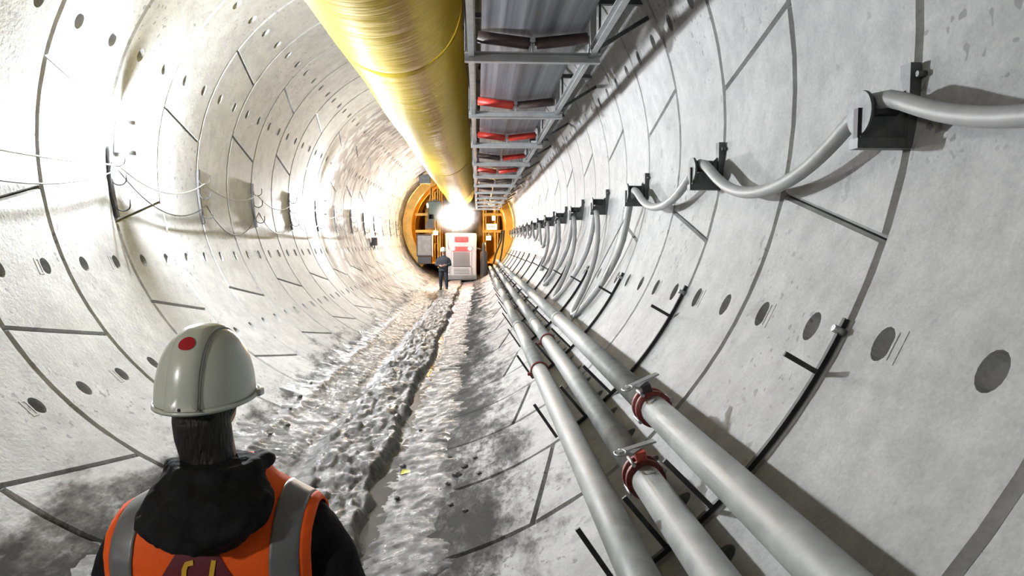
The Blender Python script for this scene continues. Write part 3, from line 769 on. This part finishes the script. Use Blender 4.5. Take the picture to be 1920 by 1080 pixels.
def add_hand(b, wrist, elbow, side, scale=1.0):
    wrist = Vector(wrist); d = (wrist-Vector(elbow)).normalized()
    inw = Vector((-side, .15, 0)); inw = (inw-d*inw.dot(d)).normalized()      # palm faces the body
    fwd = d.cross(inw)*(1 if True else -1)
    if fwd.y < 0: fwd = -fwd                                                  # thumb side points forwards
    k = scale
    b.loft([(wrist, .022*k, .028*k, inw, fwd), (wrist+d*.03*k, .018*k, .036*k, inw, fwd), (wrist+d*.07*k, .016*k, .042*k, inw, fwd), (wrist+d*.095*k, .013*k, .040*k, inw, fwd)], 14, 2.6)
    for i, (off, ln) in enumerate(((.030, .070), (.010, .078), (-.011, .072), (-.030, .056))):
        p0 = wrist+d*.085*k+fwd*off*k; p1 = p0+(d*.95+inw*.25).normalized()*ln*.48*k; p2 = p1+(d*.7+inw*.7).normalized()*ln*.32*k; p3 = p2+(d*.3+inw*.95).normalized()*ln*.26*k
        b.tube([p0, p1, p2, p3], [.0095*k, .0088*k, .008*k, .0062*k], 8)
    p0 = wrist+d*.03*k+fwd*.028*k; p1 = p0+(fwd*.75+d*.6+inw*.3).normalized()*.042*k; p2 = p1+(d*.9+fwd*.25+inw*.4).normalized()*.034*k; p3 = p2+(d*.9+inw*.5).normalized()*.022*k
    b.tube([p0, p1, p2, p3], [.0125*k, .0115*k, .010*k, .0072*k], 8)
def person(label, loc, rz, arms, head_off, head_yaw, jacket_m, trouser_m, group, vest=False, hood=False, detail=1.0, legs=((-.11, .03), (.11, -.02))):
    """arms: {side: (elbow, wrist)}; local axes: +Y is where the chest faces"""
    HZ = 1.665; H = Vector((head_off[0], head_off[1], HZ)); Rh = Matrix.Rotation(head_yaw, 3, 'Z')
    def hp(x, y, z): return H + Rh @ Vector((x, y, z))
    b = MB()
    b.loft([((0, 0, z), a, d) for z, a, d in ((.86, .16, .11), (.98, .155, .105), (1.1, .145, .1), (1.2, .17, .11), (1.30, .185, .11), (1.37, .15, .09), (1.43, .075, .065))], 24, 2.4)
    b.tube([(0, -.01, 1.37), (H.x*.4, .0, 1.45), (H.x*.9, H.y*.7, 1.57), (H.x, H.y-.01, 1.645)], [.064, .058, .056, .058], 16)
    hb = MB(); hb.ball((0, 0, .0), .077, .097, .118, 24, 16); hb.ball((0, .035, -.062), .056, .062, .058, 18, 12)
    hb.ball((0, .098, -.018), .013, .019, .024, 12, 8); hb.ball((0, .088, -.064), .024, .013, .007, 12, 8); hb.ball((0, .086, -.078), .021, .013, .007, 12, 8)
    hb.ball((0, .072, .028), .055, .022, .012, 14, 8); hb.ball((0, .078, -.105), .02, .018, .016, 12, 8)
    for s in (-1, 1): hb.ball((s*.078, -.008, -.012), .011, .022, .032, 12, 8)
    b.add([hp(*v) for v in hb.v], hb.f)
    for s in (-1, 1):
        sh = Vector((s*.18, 0, 1.335)); el, wr = Vector(arms[s][0]), Vector(arms[s][1])
        b.tube([sh-Vector((s*.05, 0, -.02)), sh, sh.lerp(el, .5), el, el.lerp(wr, .4), wr], [.05, .058, .048, .040, .042, .027], 14)
        add_hand(b, wr, el, s)
        lx, ly = legs[0 if s < 0 else 1]
        hip = Vector((s*.095, 0, .90)); kn = Vector((s*.10*.4+lx*.6, ly*.5+.03, .50)); an = Vector((lx, ly-.02, .09))
        b.tube([hip+Vector((0, 0, .06)), hip, hip.lerp(kn, .5), kn, kn.lerp(an, .35), an, an-Vector((0, 0, .04))], [.09, .088, .072, .055, .056, .036, .036], 14)
        b.tube([an+Vector((0, -.05, -.05)), an+Vector((0, .03, -.05)), an+Vector((0, .14, -.062)), an+Vector((0, .19, -.066))], [.032, .036, .03, .02], 12)
    o = b.build('person', M['skin'], None, loc); o.rotation_euler = (0, 0, rz); tag(o, label, 'person', group)
    cloth_mods(o, .0062 if detail >= 1 else .012, 3)
    for s in (-1, 1):
        e = MB(); c = hp(s*.030, .083, .006); e.ball(c, .0125, .0125, .0125, 12, 8); e.build('eye', M['eye'], o)
    # hair: cap over the back and sides of the skull down to the nape
    h = MB(); hb = MB(); hb.ball((0, -.006, .008), .088, .106, .120, 28, 20)
    vs = []
    for v in hb.v:
        x, y, z = v
        if y > .035: y = .035-(y-.035)*.15
        if z < -.03: x *= .93+.07*max(0, (z+.13)/.10); y = min(y, .0); y -= .012*(min(0, z+.03)/-.08)
        vs.append(hp(x, y, z))
    h.add(vs, hb.f)
    h.tube([hp(0, -.045, -.05), hp(.004, -.036, -.10), hp(.012, -.036, -.15), hp(.03, -.045, -.20)], [.066, .069, .064, .058], 20)
    ho = h.build('hair', M['hair'], o); cloth_mods(ho, .006 if detail >= 1 else .012, 3)
    # jacket
    j = MB(); j.loft([((0, yc, z), a, d) for z, a, d, yc in TORSO], 36, TP)
    for s in (-1, 1):
        sh = Vector((s*.208, -.005, 1.315)); el, wr = Vector(arms[s][0]), Vector(arms[s][1]); wc = el.lerp(wr, .93)
        j.tube([sh-Vector((s*.10, 0, -.02)), sh+Vector((s*.005, 0, .0)), sh.lerp(el, .3)+Vector((s*.012, 0, 0)), sh.lerp(el, .7), el, el.lerp(wr, .5), wc], [.06, .074, .074, .066, .062, .055, .044], 18)
    jo = j.build('jacket', jacket_m, o); cloth_mods(jo, .011 if detail >= 1 else .02, 3, .02 if detail >= 1 else 0)
    # trousers and boots
    for nm in ('trousers',):
        t = MB(); t.loft([((0, 0, z), a, d) for z, a, d in ((.80, .165, .125), (.88, .178, .13), (.98, .172, .125), (1.02, .168, .12))], 24, 2.4)
        for s in (-1, 1):
            lx, ly = legs[0 if s < 0 else 1]
            hip = Vector((s*.092, 0, .90)); kn = Vector((s*.10*.4+lx*.6, ly*.5+.03, .50)); an = Vector((lx, ly-.02, .13))
            t.tube([hip+Vector((0, 0, .04)), hip, hip.lerp(kn, .5), kn, kn.lerp(an, .5), an], [.10, .105, .092, .078, .074, .068], 16)
        to = t.build('trousers', trouser_m, o); cloth_mods(to, .015 if detail >= 1 else .02, 3, .014 if detail >= 1 else 0)
    for s in (-1, 1):
        lx, ly = legs[0 if s < 0 else 1]; an = Vector((lx, ly-.02, 0)); q = MB()
        q.loft([(an+Vector((0, .045, .0)), .05, .15), (an+Vector((0, .045, .03)), .052, .152), (an+Vector((0, .04, .06)), .048, .14), (an+Vector((0, .01, .10)), .048, .09), (an+Vector((0, -.005, .16)), .050, .062), (an+Vector((0, -.005, .24)), .054, .064)], 20, 2.4)
        q.build('boot', M['boot'], o)
    # helmet ------------------------------------------------------------
    HH, HX, HY = .178, .117, .140
    def dome(phi, t, off=0.0):
        """t 0 rim .. 1 crown; phi 0 = front (+Y)"""
        a = t*math.pi/2; rr = math.cos(a)**.78 if t < 1 else 0.0; zz = math.sin(a)**.92
        low = -.022*(.5-.5*math.cos(phi))                      # the back reaches lower
        x = (HX+off)*rr*math.sin(phi); y = (HY+off)*rr*math.cos(phi); z = low*(1-zz)+(HH+off)*zz
        return hp(x, y-.004, z-.012)
    hm = MB(); n = 56; m_ = 18; vs = []
    for inner in (0, 1):
        for i in range(m_+1):
            for k in range(n): vs.append(dome(2*math.pi*k/n, min(.999, i/m_), -.004*inner))
    q = n*(m_+1); fs = []
    for i in range(m_):
        for k in range(n):
            a, b2 = i*n+k, i*n+(k+1) % n; fs.append((a, b2, b2+n, a+n)); fs.append((q+a, q+a+n, q+b2+n, q+b2))
    for k in range(n): fs.append((k, q+k, q+(k+1) % n, (k+1) % n))
    fs.append(tuple(m_*n+k for k in range(n)))
    hm.add(vs, fs); he = hm.build('helmet', M['helmet'], o)
    # rim lip with a visor at the front
    rim = MB(); vs = []; n2 = 72
    for k in range(n2):
        phi = 2*math.pi*k/n2; fr = max(0, math.cos(phi))**2.2; out = .004+.040*fr
        p0 = dome(phi, .02, .001); d = Rh @ Vector((math.sin(phi)*HX, math.cos(phi)*HY, 0)).normalized()
        dn = Vector((0, 0, -.004-.012*fr))
        vs += [p0+Vector((0, 0, .006)), p0+d*out+dn+Vector((0, 0, .004)), p0+d*out+dn+Vector((0, 0, -.002)), p0+Vector((0, 0, -.004))]
    rim.add(vs, [(4*k+i, 4*((k+1) % n2)+i, 4*((k+1) % n2)+(i+1) % 4, 4*k+(i+1) % 4) for k in range(n2) for i in range(4)])
    rim.build('rim', M['helmet'], he)
    if detail >= 1:
        # raised middle band front to back, its edge grooves with one in darker grey, sticker, rivet
        def along(s, w):  # s -1 (back rim) .. 1 (front rim); w sideways metres
            t = 1-abs(s); phi = 0 if s > 0 else math.pi
            base = dome(phi, min(.999, t), 0.0)
            return base
        def onshell(xl, s, off):
            """point on the shell at sideways offset xl, s -1..1 from back to front"""
            t = 1-abs(s); a = max(.0, min(.999, t))*math.pi/2; rr = math.cos(a)**.78; yl = math.copysign(HY*rr, s)
            # solve z for (xl, yl) on the dome
            rho = math.hypot(xl/HX, yl/HY); rho = min(rho, .999); aa = math.acos(max(-1, min(1, rho**(1/.78)))); zz = math.sin(aa)**.92
            phi = math.atan2(xl/HX, yl/HY); low = -.022*(.5-.5*math.cos(phi))
            nrm = Vector((xl/HX**2, yl/HY**2, max(.02, zz)/HH*1.2)).normalized()
            v = Vector((xl, yl-.004, low*(1-zz)+HH*zz-.012))+nrm*off
            return H+Rh @ v
        bd = MB(); W = .036; SS = np.linspace(-.985, .95, 44); vs = []
        for s in SS:
            w = W*(1-.25*max(0, s))
            for xl, off in ((-w-.004, -.001), (-w, .005), (-w*.5, .0062), (0, .0065), (w*.5, .0062), (w, .005), (w+.004, -.001)): vs.append(onshell(xl, s, off))
        bd.add(vs, [(i*7+k, i*7+k+1, (i+1)*7+k+1, (i+1)*7+k) for i in range(len(SS)-1) for k in range(6)]); bd.build('crown_ridge', M['helmet'], he)
        g = MB(); g.tube([onshell(W+.006, s, .001) for s in SS[1:-1]], .0026, 6); g.build('groove', M['helmet_line'], he)
        g = MB(); g.tube([onshell(-W-.006, s, -.0008) for s in SS[1:-1]], .0018, 6); g.build('groove', M['helmet'], he)
        st = MB(); n3 = 28; c_s = -.40
        def rs(u, v): return onshell(u, c_s+v, .0078)
        st.add([rs(0, 0)]+[rs(.0185*math.cos(2*math.pi*k/n3), .080*math.sin(2*math.pi*k/n3)) for k in range(n3)], [(0, 1+k, 1+(k+1) % n3) for k in range(n3)])
        tag(st.build('round_sticker', M['red_dot'], he), 'plain red round sticker')
        rv = MB(); c = onshell(0, -.955, .006); rv.ball(c, .0042, .0042, .0042, 10, 8); rv.build('rivet_hole', M['angle'], he)
        for xl in (.118,):
            cl = MB(); c = hp(.124, .035, -.012); cl.box(c, (.012, .03, .018), Rh, .003); cl.build('side_clip', M['helmet'], he)
    if hood:
        hd = MB()
        hd.loft([((cx_, yc, z), a, d) for z, a, d, yc, cx_ in ((1.502, .090, .085, .0, -.02), (1.49, .108, .10, -.02, -.02), (1.47, .124, .11, -.05, -.01), (1.445, .140, .12, -.085, 0), (1.41, .152, .115, -.115, 0), (1.385, .148, .098, -.135, -.005), (1.362, .120, .075, -.145, 0), (1.342, .078, .05, -.155, .012), (1.326, .03, .022, -.16, .02))], 40, 2.1)
        hd.tube([(-.05, .10, 1.475), (-.10, .05, 1.485), (-.115, -.03, 1.487), (-.07, -.10, 1.485), (.02, -.115, 1.485), (.09, -.06, 1.487), (.10, .04, 1.485), (.05, .10, 1.475)], [.016]+[.021]*6+[.016], 12)
        hd.tube([(-.12, -.12, 1.42), (-.06, -.22, 1.385), (.02, -.235, 1.37), (.10, -.20, 1.39), (.14, -.10, 1.44)], [.016, .022, .022, .022, .016], 12)
        ob = hd.build('hood', jacket_m, o); cloth_mods(ob, .008, 4, .020, _wr2)
    if vest:
        VX = .240; OFF = .016
        def ztop(x, off):
            lo, hi = 1.27, 1.475
            for _ in range(30):
                mid = (lo+hi)/2
                if interp(TORSO, mid, 1)+off > abs(x)+1e-4: lo = mid
                else: hi = mid
            return lo
        def vsurf(x, u, off, zb=.92):
            """u 0..1 up the back, 1..2 down the chest"""
            zt = ztop(x, off); f = u if u <= 1 else 2-u; ff = 1-(1-f)**2.2 if f > 0 else 0
            z = zb+(zt-zb)*ff
            a = interp(TORSO, z, 1)+off; d = interp(TORSO, z, 2)+off; yc = interp(TORSO, z, 3)
            r_ = max(0.0, 1-(abs(x)/a)**TP)**(1/TP)
            return Vector((x, yc+(-d*r_ if u <= 1 else d*r_), z+off*.6*f**6))
        def panel(name, xa, xb, off, m, nx_=10, u0=0.0, u1=2.0, par=None, nu=72, xf=None):
            q = MB(); vs = []; U = np.linspace(u0, u1, nu)
            for u in U:
                for i in range(nx_+1):
                    x = xa+(xb-xa)*i/nx_
                    if xf: x = xf(x, u)
                    vs.append(vsurf(x, u, off))
            w = nx_+1
            q.add(vs, [(i*w+k, (i+1)*w+k, (i+1)*w+k+1, i*w+k+1) for i in range(nu-1) for k in range(nx_)])
            ob = q.build(name, m, par); so = ob.modifiers.new('thick', 'SOLIDIFY'); so.thickness = .003; so.offset = 0
            return ob
        ve = panel('vest', -VX, VX, OFF, M['orange'], 56, par=o, nu=110)
        tag(ve, 'bright orange safety vest with grey reflective strips')
        for s in (-1, 1):
            panel('reflective_strip', s*.156, s*.218, OFF+.0035, M['reflect'], 8, par=ve, nu=110)
            panel('reflective_strip', s*.2185 if s > 0 else -VX-.0015, VX+.0015 if s > 0 else -.2185, OFF+.003, M['orange'], 3, par=ve, nu=110).name = 'edge_binding'
        # maroon trapezoid on the back with yellow strokes
        def back(x, z, off):
            a = interp(TORSO, z, 1)+off; d = interp(TORSO, z, 2)+off; yc = interp(TORSO, z, 3)
            return Vector((x, yc-d*max(0.0, 1-(abs(x)/a)**TP)**(1/TP), z))
        q = MB(); vs = []; zs = np.linspace(1.352, 1.13, 16); nx_ = 12
        for z in zs:
            w = .034+(1.352-z)*.60; w = min(w, .15)
            for i in range(nx_+1): vs.append(back(-.004-w+2*w*i/nx_, z, OFF+.004))
        q.add(vs, [(i*13+k, i*13+k+1, (i+1)*13+k+1, (i+1)*13+k) for i in range(15) for k in range(12)])
        em = q.build('back_emblem', M['maroon'], ve); tag(em, 'maroon trapezoid printed with yellow strokes')
        strokes = [[(x, z-.058) for x, z in st] for st in ([(-.034, 1.300), (-.030, 1.352), (-.025, 1.365), (-.010, 1.368)], [(-.008, 1.316), (.006, 1.316)], [(.024, 1.29), (.036, 1.372)])]
        for st in strokes:
            q = MB(); w = .0055; vs = []
            pp = [Vector(p) for p in st]
            dens = []
            for a, c in zip(pp[:-1], pp[1:]): dens += [a.lerp(c, f) for f in np.linspace(0, 1, 5)[:-1]]
            dens.append(pp[-1])
            for i, p in enumerate(dens):
                t = (dens[min(i+1, len(dens)-1)]-dens[max(i-1, 0)]).normalized(); nn = Vector((-t.y, t.x))
                for s in (-1, 1): v = p+nn*s*w; vs.append(back(v.x, v.y, OFF+.0065))
            q.add(vs, [(2*i, 2*i+1, 2*i+3, 2*i+2) for i in range(len(dens)-1)]); q.build('printed_stroke', M['yellow_print'], em)
    return o
PX_, PY_ = .405, 1.745
person('person in a white helmet and orange safety vest, seen from behind, close to the camera', (PX_, PY_, floor_z(PX_, PY_)-.002), 0.0,
       {-1: ((-.30, -.01, 1.05), (-.28, .10, .83)), 1: ((.345, -.03, 1.06), (.31, .10, .83))}, (-.052, .04), math.radians(-3),
       M['jacket'], M['trousers'], None, vest=True, hood=True)
FX_, FY_ = -.41, 29.2
person('distant person in dark work clothes and a pale helmet standing before the vehicle', (FX_, FY_, max(floor_z(FX_, FY_), .066)-.01), math.radians(170),
       {-1: ((-.31, .02, 1.08), (-.14, .20, 1.06)), 1: ((.31, .02, 1.08), (.10, .22, 1.04))}, (0, .03), math.radians(10),
       M['navy'], M['navy'], None, detail=.5, legs=((-.15, .05), (.13, -.04)))
# ------------------------------------------------------------------ service vehicle at the far end
GY = 36.0
v = thing('service_vehicle', 'white and red service vehicle parked at the far end below the floodlights', 'vehicle', (.16, GY, .0))
MB().box((0, 2.6, 1.46), (1.60, 5.0, 2.30), None, .06).build('body', M['white_paint'], v)
b = MB(); b.box((0, 2.5, .24), (1.66, 5.2, .16)); b.box((0, -.05, .30), (1.66, .25, .22), None, .03); b.build('bumper', M['grey_panel'], v)
b = MB(); b.box((.03, .06, 1.45), (1.06, .10, 1.12), None, .03); fr = b.build('front_panel', M['white_paint'], v)
b = MB(); b.box((.03, .0, 1.78), (1.00, .06, .24), None, .02); b.build('red_stripe', M['pink_red'], fr)
b = MB(); b.box((.03, -.0, 1.25), (.86, .05, .78), None, .03); b.build('window', M['glass'], fr)
b = MB(); b.box((.03, -.02, 2.28), (.70, .10, .30), None, .05); b.build('upper_red_panel', M['pink_red'], v)
b = MB(); b.box((.03, .04, .62), (1.05, .12, .44), None, .03); g_ = b.build('grille', M['white_paint'], v)
for i in range(4): MB().box((.03, -.03, .50+.08*i), (.80, .02, .035)).build('slat', M['grey_panel'], g_)
for s in (-1, 1):
    h = MB(); h.cyl((s*.44+.03, -.04, 1.80), (s*.44+.03, .08, 1.80), .095, 20); ho = h.build('lamp_bezel', M['grey_panel'], v)
    MB().cyl((s*.44+.03, -.055, 1.80), (s*.44+.03, -.04, 1.80), .08, 20).build('lamp_lens', M['tail'], ho)
    for y in (.6, 4.4): MB().tube([(s*.62-.09, y, .28), (s*.62-.09, y, .28), (s*.62+.09, y, .28), (s*.62+.09, y, .28)], [.05, .22, .22, .05], 24).build('wheel', M['rubber'], v)
b = MB()
for z in (.3, .6, .9): b.box((-.70, .0, z), (.20, .18, .03))
b.box((-.79, .0, .62), (.03, .05, .8)); b.box((-.61, .0, .62), (.03, .05, .8)); b.build('step_ladder', M['galv'], v)
b = MB(); b.tube([(-.62, -.02, 1.75), (-.66, -.12, 2.0), (-.66, -.12, 2.3), (-.62, -.02, 2.45)], .018, 8); b.build('grab_handle', M['grey_panel'], v)

# ------------------------------------------------------------------ yellow gantry of the boring machine
g = thing('machine_gantry', 'yellow steel gantry of the boring machine filling the far end of the tunnel', 'gantry', (0, GY+1.3, 0))
def arch(y, r0, r1, a0, a1, w):
    b = MB(); pts = []; fr = []
    for th in np.linspace(a0, a1, 48):
        a = math.radians(th); er = Vector((math.sin(a), 0, -math.cos(a))); pts.append(Vector((0, y, ZC))+er*(r0+r1)/2); fr.append((er, Vector((0, 1, 0))))
    h = (r1-r0)/2; b.sweep(pts, fr, [(-h, -w/2), (h, -w/2), (h, w/2), (-h, w/2)]); return b
for i, y in enumerate((0, 2.2, 4.4, 6.6)): arch(y, 2.52, 2.94, 42, 318, .30).build('arch_rib', M['gantry'], g)
for x in (-1.45, -1.05, 1.42, 2.05):
    for y in (.2, 2.4, 4.6):
        b = MB(); zt = ZC+math.sqrt(2.5**2-x*x)-.02; zf = ZC-math.sqrt(2.5**2-x*x)
        b.box((x, y, (zf+zt)/2), (.05, .2, zt-zf)); b.box((x, y-.09, (zf+zt)/2), (.16, .02, zt-zf)); b.box((x, y+.09, (zf+zt)/2), (.16, .02, zt-zf)); b.build('column', M['gantry'], g)
for z in (2.72, 3.62):
    for x0, x1 in ((-2.3, -.95), (1.3, 2.35)):
        b = MB(); b.box(((x0+x1)/2, .1, z), (x1-x0, .16, .14)); b.build('cross_beam', M['gantry'], g)
for s, x in ((-1, -1.7), (1, 1.85)):
    b = MB(); b.box((x, 3, 1.02), (.9, 6.4, .06)); b.build('walkway', M['gantry'], g)
    b = MB(); b.tube([(x-s*.42, 0, 1.05), (x-s*.42, 0, 2.05), (x-s*.42, 6, 2.05), (x-s*.42, 6, 1.05)], .022, 8)
    b.build('handrail', M['gantry'], g)
b = MB(); b.box((.05, 3.4, 3.96), (1.7, 6, .08)); b.build('roof_plate', M['grey_panel'], g)
MB().box((-1.45, 5.5, 2.6), (1.5, .08, 3.2)).build('bulkhead_sheet', M['gantry'], g); MB().box((1.75, 5.5, 2.5), (1.3, .08, 3.0)).build('bulkhead_sheet', M['gantry'], g)

c = thing('switch_cabinet', 'dark grey switch cabinet with a pale edge beside the distant person', 'cabinet', (-1.78, GY+.55, 1.38))
MB().box((0, .25, .58), (.80, .5, 1.15), None, .02).build('body', M['dark_panel'], c)
MB().box((.42, .02, .58), (.05, .10, 1.15)).build('door_edge', M['white_paint'], c)
MB().box((0, -.01, .58), (.70, .03, 1.02), None, .01).build('door', M['grey_panel'], c)
b = MB(); b.box((0, .25, -.20), (.7, .4, .36)); b.build('stand', M['dark_panel'], c)
t = thing('hydraulic_tank', 'dark green tank mounted high beside the floodlights', 'tank', (-1.34, GY+.9, 2.86))
MB().box((.1, .3, .95), (.72, .6, 1.0), None, .05).build('body', mat('dark_green_paint', (.10, .14, .13), .5, var=.15), t)
b = MB(); vs = [(-.40, 0, 0), (.05, 0, 0), (.05, 0, .75), (-.18, 0, .75), (-.40, .4, 0), (.05, .4, 0), (.05, .4, .75), (-.18, .4, .75)]
b.add(vs, [(0, 1, 2, 3), (7, 6, 5, 4), (0, 4, 5, 1), (1, 5, 6, 2), (2, 6, 7, 3), (3, 7, 4, 0)], False); b.build('side_hopper', M['dark_panel'], t)
MB().cyl((.1, .3, 1.45), (.1, .3, 1.56), .10, 18).build('filler_cap', M['grey_panel'], t)

def floodlight(x, y, z, label, m, r=.22):
    t = thing('floodlight', label, 'floodlight', (x, y, z), 'lights on the gantry')
    MB().box((0, .08, 0), (r*2.5, .14, r*2.1), None, .02).build('housing', M['dark_panel'], t)
    MB().box((0, -.002, 0), (r*2.2, .02, r*1.8), None, .008).build('lens', m, t)
    b = MB(); b.tube([(-r*1.3, .08, 0), (-r*1.3, .08, r*1.6), (r*1.3, .08, r*1.6), (r*1.3, .08, 0)], .014, 8); b.bar((0, .08, r*1.6), (0, .08, r*1.6+.22), .04, .04); b.build('yoke', M['steel'], t)
    return t
floodlight(-.33, GY-.1, 3.42, 'dazzling white floodlight above the vehicle, one nearest the person', M['flood'])
floodlight(.27, GY-.1, 3.46, 'dazzling white floodlight above the vehicle, one nearest the conveyor', M['flood'])
floodlight(1.62, GY+.7, 2.35, 'warm yellow work light beside the dark pump column', M['warm'], .10)
floodlight(-1.2, GY+.9, 2.62, 'warm yellow work light behind the switch cabinet', M['warm'], .10)
floodlight(2.0, GY+3.4, 3.5, 'warm yellow work light deep inside the gantry near the conveyor', M['warm'], .12)
floodlight(-1.7, GY+3.4, 4.2, 'warm yellow work light deep inside the gantry near the tank', M['warm'], .12)

s = thing('lit_sign', 'glowing yellow sign box with dark strokes right of the vehicle', 'sign', (1.79, GY+1.0, 2.80))
MB().box((0, .06, .16), (.58, .10, .34), None, .01).build('case', M['grey_panel'], s)
MB().box((0, .0, .16), (.53, .03, .29)).build('sign_face', M['sign'], s)
for x, h in ((-.16, .14), (-.08, .10), (.02, .14), (.12, .12)): MB().box((x, -.018, .16), (.045, .01, h)).build('sign_stroke', M['dark_panel'], s)
p = thing('pump_column', 'dark upright pump column standing right of the vehicle', 'pump', (1.36, GY+.3, .24))
b = MB(); b.tube([(0, 0, 0), (0, 0, .05), (0, 0, .05), (0, 0, .7), (0, 0, .95), (0, 0, 1.35), (0, 0, 1.45), (0, 0, 1.6), (0, 0, 1.86)], [.22, .22, .20, .19, .19, .19, .09, .10, .08], 20); b.build('casing', M['dark_panel'], p)
b = MB(); b.tube([(-.08, 0, 1.5), (-.3, -.05, 1.55), (-.42, -.02, 1.6)], .03, 8); b.build('lever', M['dark_panel'], p)
for i, (x0, x1) in enumerate(((2.30, 1.95), (2.42, 2.25))):
    b = MB(); b.tube([(x0, GY+.2, 2.75), (x0-.05, GY+.1, 2.2), (x1+.02, GY, 1.5), (x1-.05, GY-.1, 1.2), (x1-.1, GY-.3, 1.04)], .045, 10)
    tag(b.build('hose', M['rubber']), ['black hose hanging down to the pipe ends, one nearer the vehicle', 'black hose hanging down to the pipe ends, one nearer the tunnel wall'][i], 'hose')
bh = MB(); bh.tube([(0, yb+6.0, ZC), (0, yb+6.1, ZC)], R+.12, 64)
tag(bh.build('wall_bulkhead', M['gantry']), 'yellow steel bulkhead closing the far end of the tunnel', 'bulkhead', kind='structure')
# speaker-like box high on the wall
sb = thing('junction_box', 'small dark junction box high on the wall left of the duct', 'box', tuple(wallp(-144, 34.5, R-.02)))
MB().box((.18, 0, -.18), (.55, .3, .42), None, .02).build('body', M['steel'], sb); MB().bar((0, 0, .05), (.18, 0, -.1), .06, .06).build('bracket', M['steel'], sb)
sb = thing('socket_box', 'small black socket box on the lamp side wall, low beyond the hooks', 'box', tuple(wallp(-72.6, 25.66, R-.01)))
MB().box((.10, 0, .04), (.20, .24, .30), None, .02).build('body', M['angle'], sb); MB().tube([(.1, 0, -.1), (.05, .1, -.35), (-.05, .4, -.3)], .02, 7).build('lead', M['angle'], sb)
# ------------------------------------------------------------------ loose things on the floor
def clod_mesh(seed, r):
    bm = bmesh.new(); bmesh.ops.create_icosphere(bm, subdivisions=2, radius=r)
    for v in bm.verts:
        n_ = mnoise.noise(v.co*(1.7/r)+Vector((seed*3.1, 0, 0))); v.co *= 1+.45*n_; v.co.z *= .6
    me = bpy.data.meshes.new('mud_clod'); bm.to_mesh(me); bm.free()
    me.polygons.foreach_set('use_smooth', [False]*len(me.polygons)); me.materials.append(M['mud']); return me
cm = [clod_mesh(i, .022+.012*i) for i in range(4)]
CL = [(.93, 5.9, 1), (.86, 5.75, 2), (.80, 5.55, 0), (.84, 5.1, 0), (.78, 6.3, 0), (.95, 4.9, 0),
      (-.95, 7.2, 1), (-1.05, 7.7, 0), (-1.1, 8.3, 1), (-1.0, 6.8, 0), (-1.15, 9.1, 0), (.36, 6.2, 1), (.40, 5.4, 0), (.42, 7.4, 0), (1.02, 6.05, 0), (1.05, 5.6, 0)]
for x, y, i in CL:
    o = link('mud_clod', cm[i], None, None, (x, y, max(floor_z(x, y), .052 if .2 < x < .8 else 0)+.012)); o.rotation_euler = (0, 0, random.random()*6)
    tag(o, 'small dark clod of mud lying on the tunnel floor', 'mud clod', 'mud clods on the floor')
pl = MB(); pl.box((0, 0, .0), (.36, .09, .03), Matrix.Rotation(.12, 3, 'Z'), .006)
tag(pl.build('plank', M['wood'], None, (.60, 11.0, .085)), 'short grey plank lying across the wet strip', 'plank')
sc_ = MB(); sc_.add([(-.04, -.05, 0), (.05, -.03, .01), (.03, .06, .0), (-.03, .05, .012), (-.04, -.05, .006), (.05, -.03, .016), (.03, .06, .006), (-.03, .05, .018)], [(3, 2, 1, 0), (4, 5, 6, 7), (0, 1, 5, 4), (1, 2, 6, 5), (2, 3, 7, 6), (3, 0, 4, 7)], False)
tag(sc_.build('plastic_scrap', M['scrap'], None, (.40, 6.05, max(.056, floor_z(.40, 6.05)+.002))), 'small yellow plastic scrap in the wet strip', 'litter')

# ------------------------------------------------------------------ haze ball added for the glare around the floodlights
hz = bpy.data.materials.new('glare_haze'); hz.use_nodes = True
_n = hz.node_tree.nodes; _l = hz.node_tree.links; _n.remove(_n['Principled BSDF'])
_tc = _n.new('ShaderNodeTexCoord'); _ln = _n.new('ShaderNodeVectorMath'); _ln.operation = 'LENGTH'; _l.new(_tc.outputs['Object'], _ln.inputs[0])
_mr = _n.new('ShaderNodeMapRange'); _l.new(_ln.outputs['Value'], _mr.inputs[0])
for _i, _v in ((1, 1.0), (2, .0), (3, 0.0), (4, 1.0)): _mr.inputs[_i].default_value = _v
_pw = _n.new('ShaderNodeMath'); _pw.operation = 'POWER'; _l.new(_mr.outputs[0], _pw.inputs[0]); _pw.inputs[1].default_value = 1.6
_mu = _n.new('ShaderNodeMath'); _mu.operation = 'MULTIPLY'; _l.new(_pw.outputs[0], _mu.inputs[0]); _mu.inputs[1].default_value = 1.1
_sc = _n.new('ShaderNodeVolumeScatter'); _l.new(_mu.outputs[0], _sc.inputs['Density']); _sc.inputs['Anisotropy'].default_value = .3
_l.new(_sc.outputs[0], _n['Material Output'].inputs['Volume'])
ob = MB().ball((0, 0, 0), 1, 1, 1, 24, 14).build('glare_haze', hz, None, (-.02, GY-.62, 3.45)); ob.scale = (1.4, .7, 1.15)
tag(ob, 'white haze added in front of the floodlights for their glare', 'haze', kind='stuff')
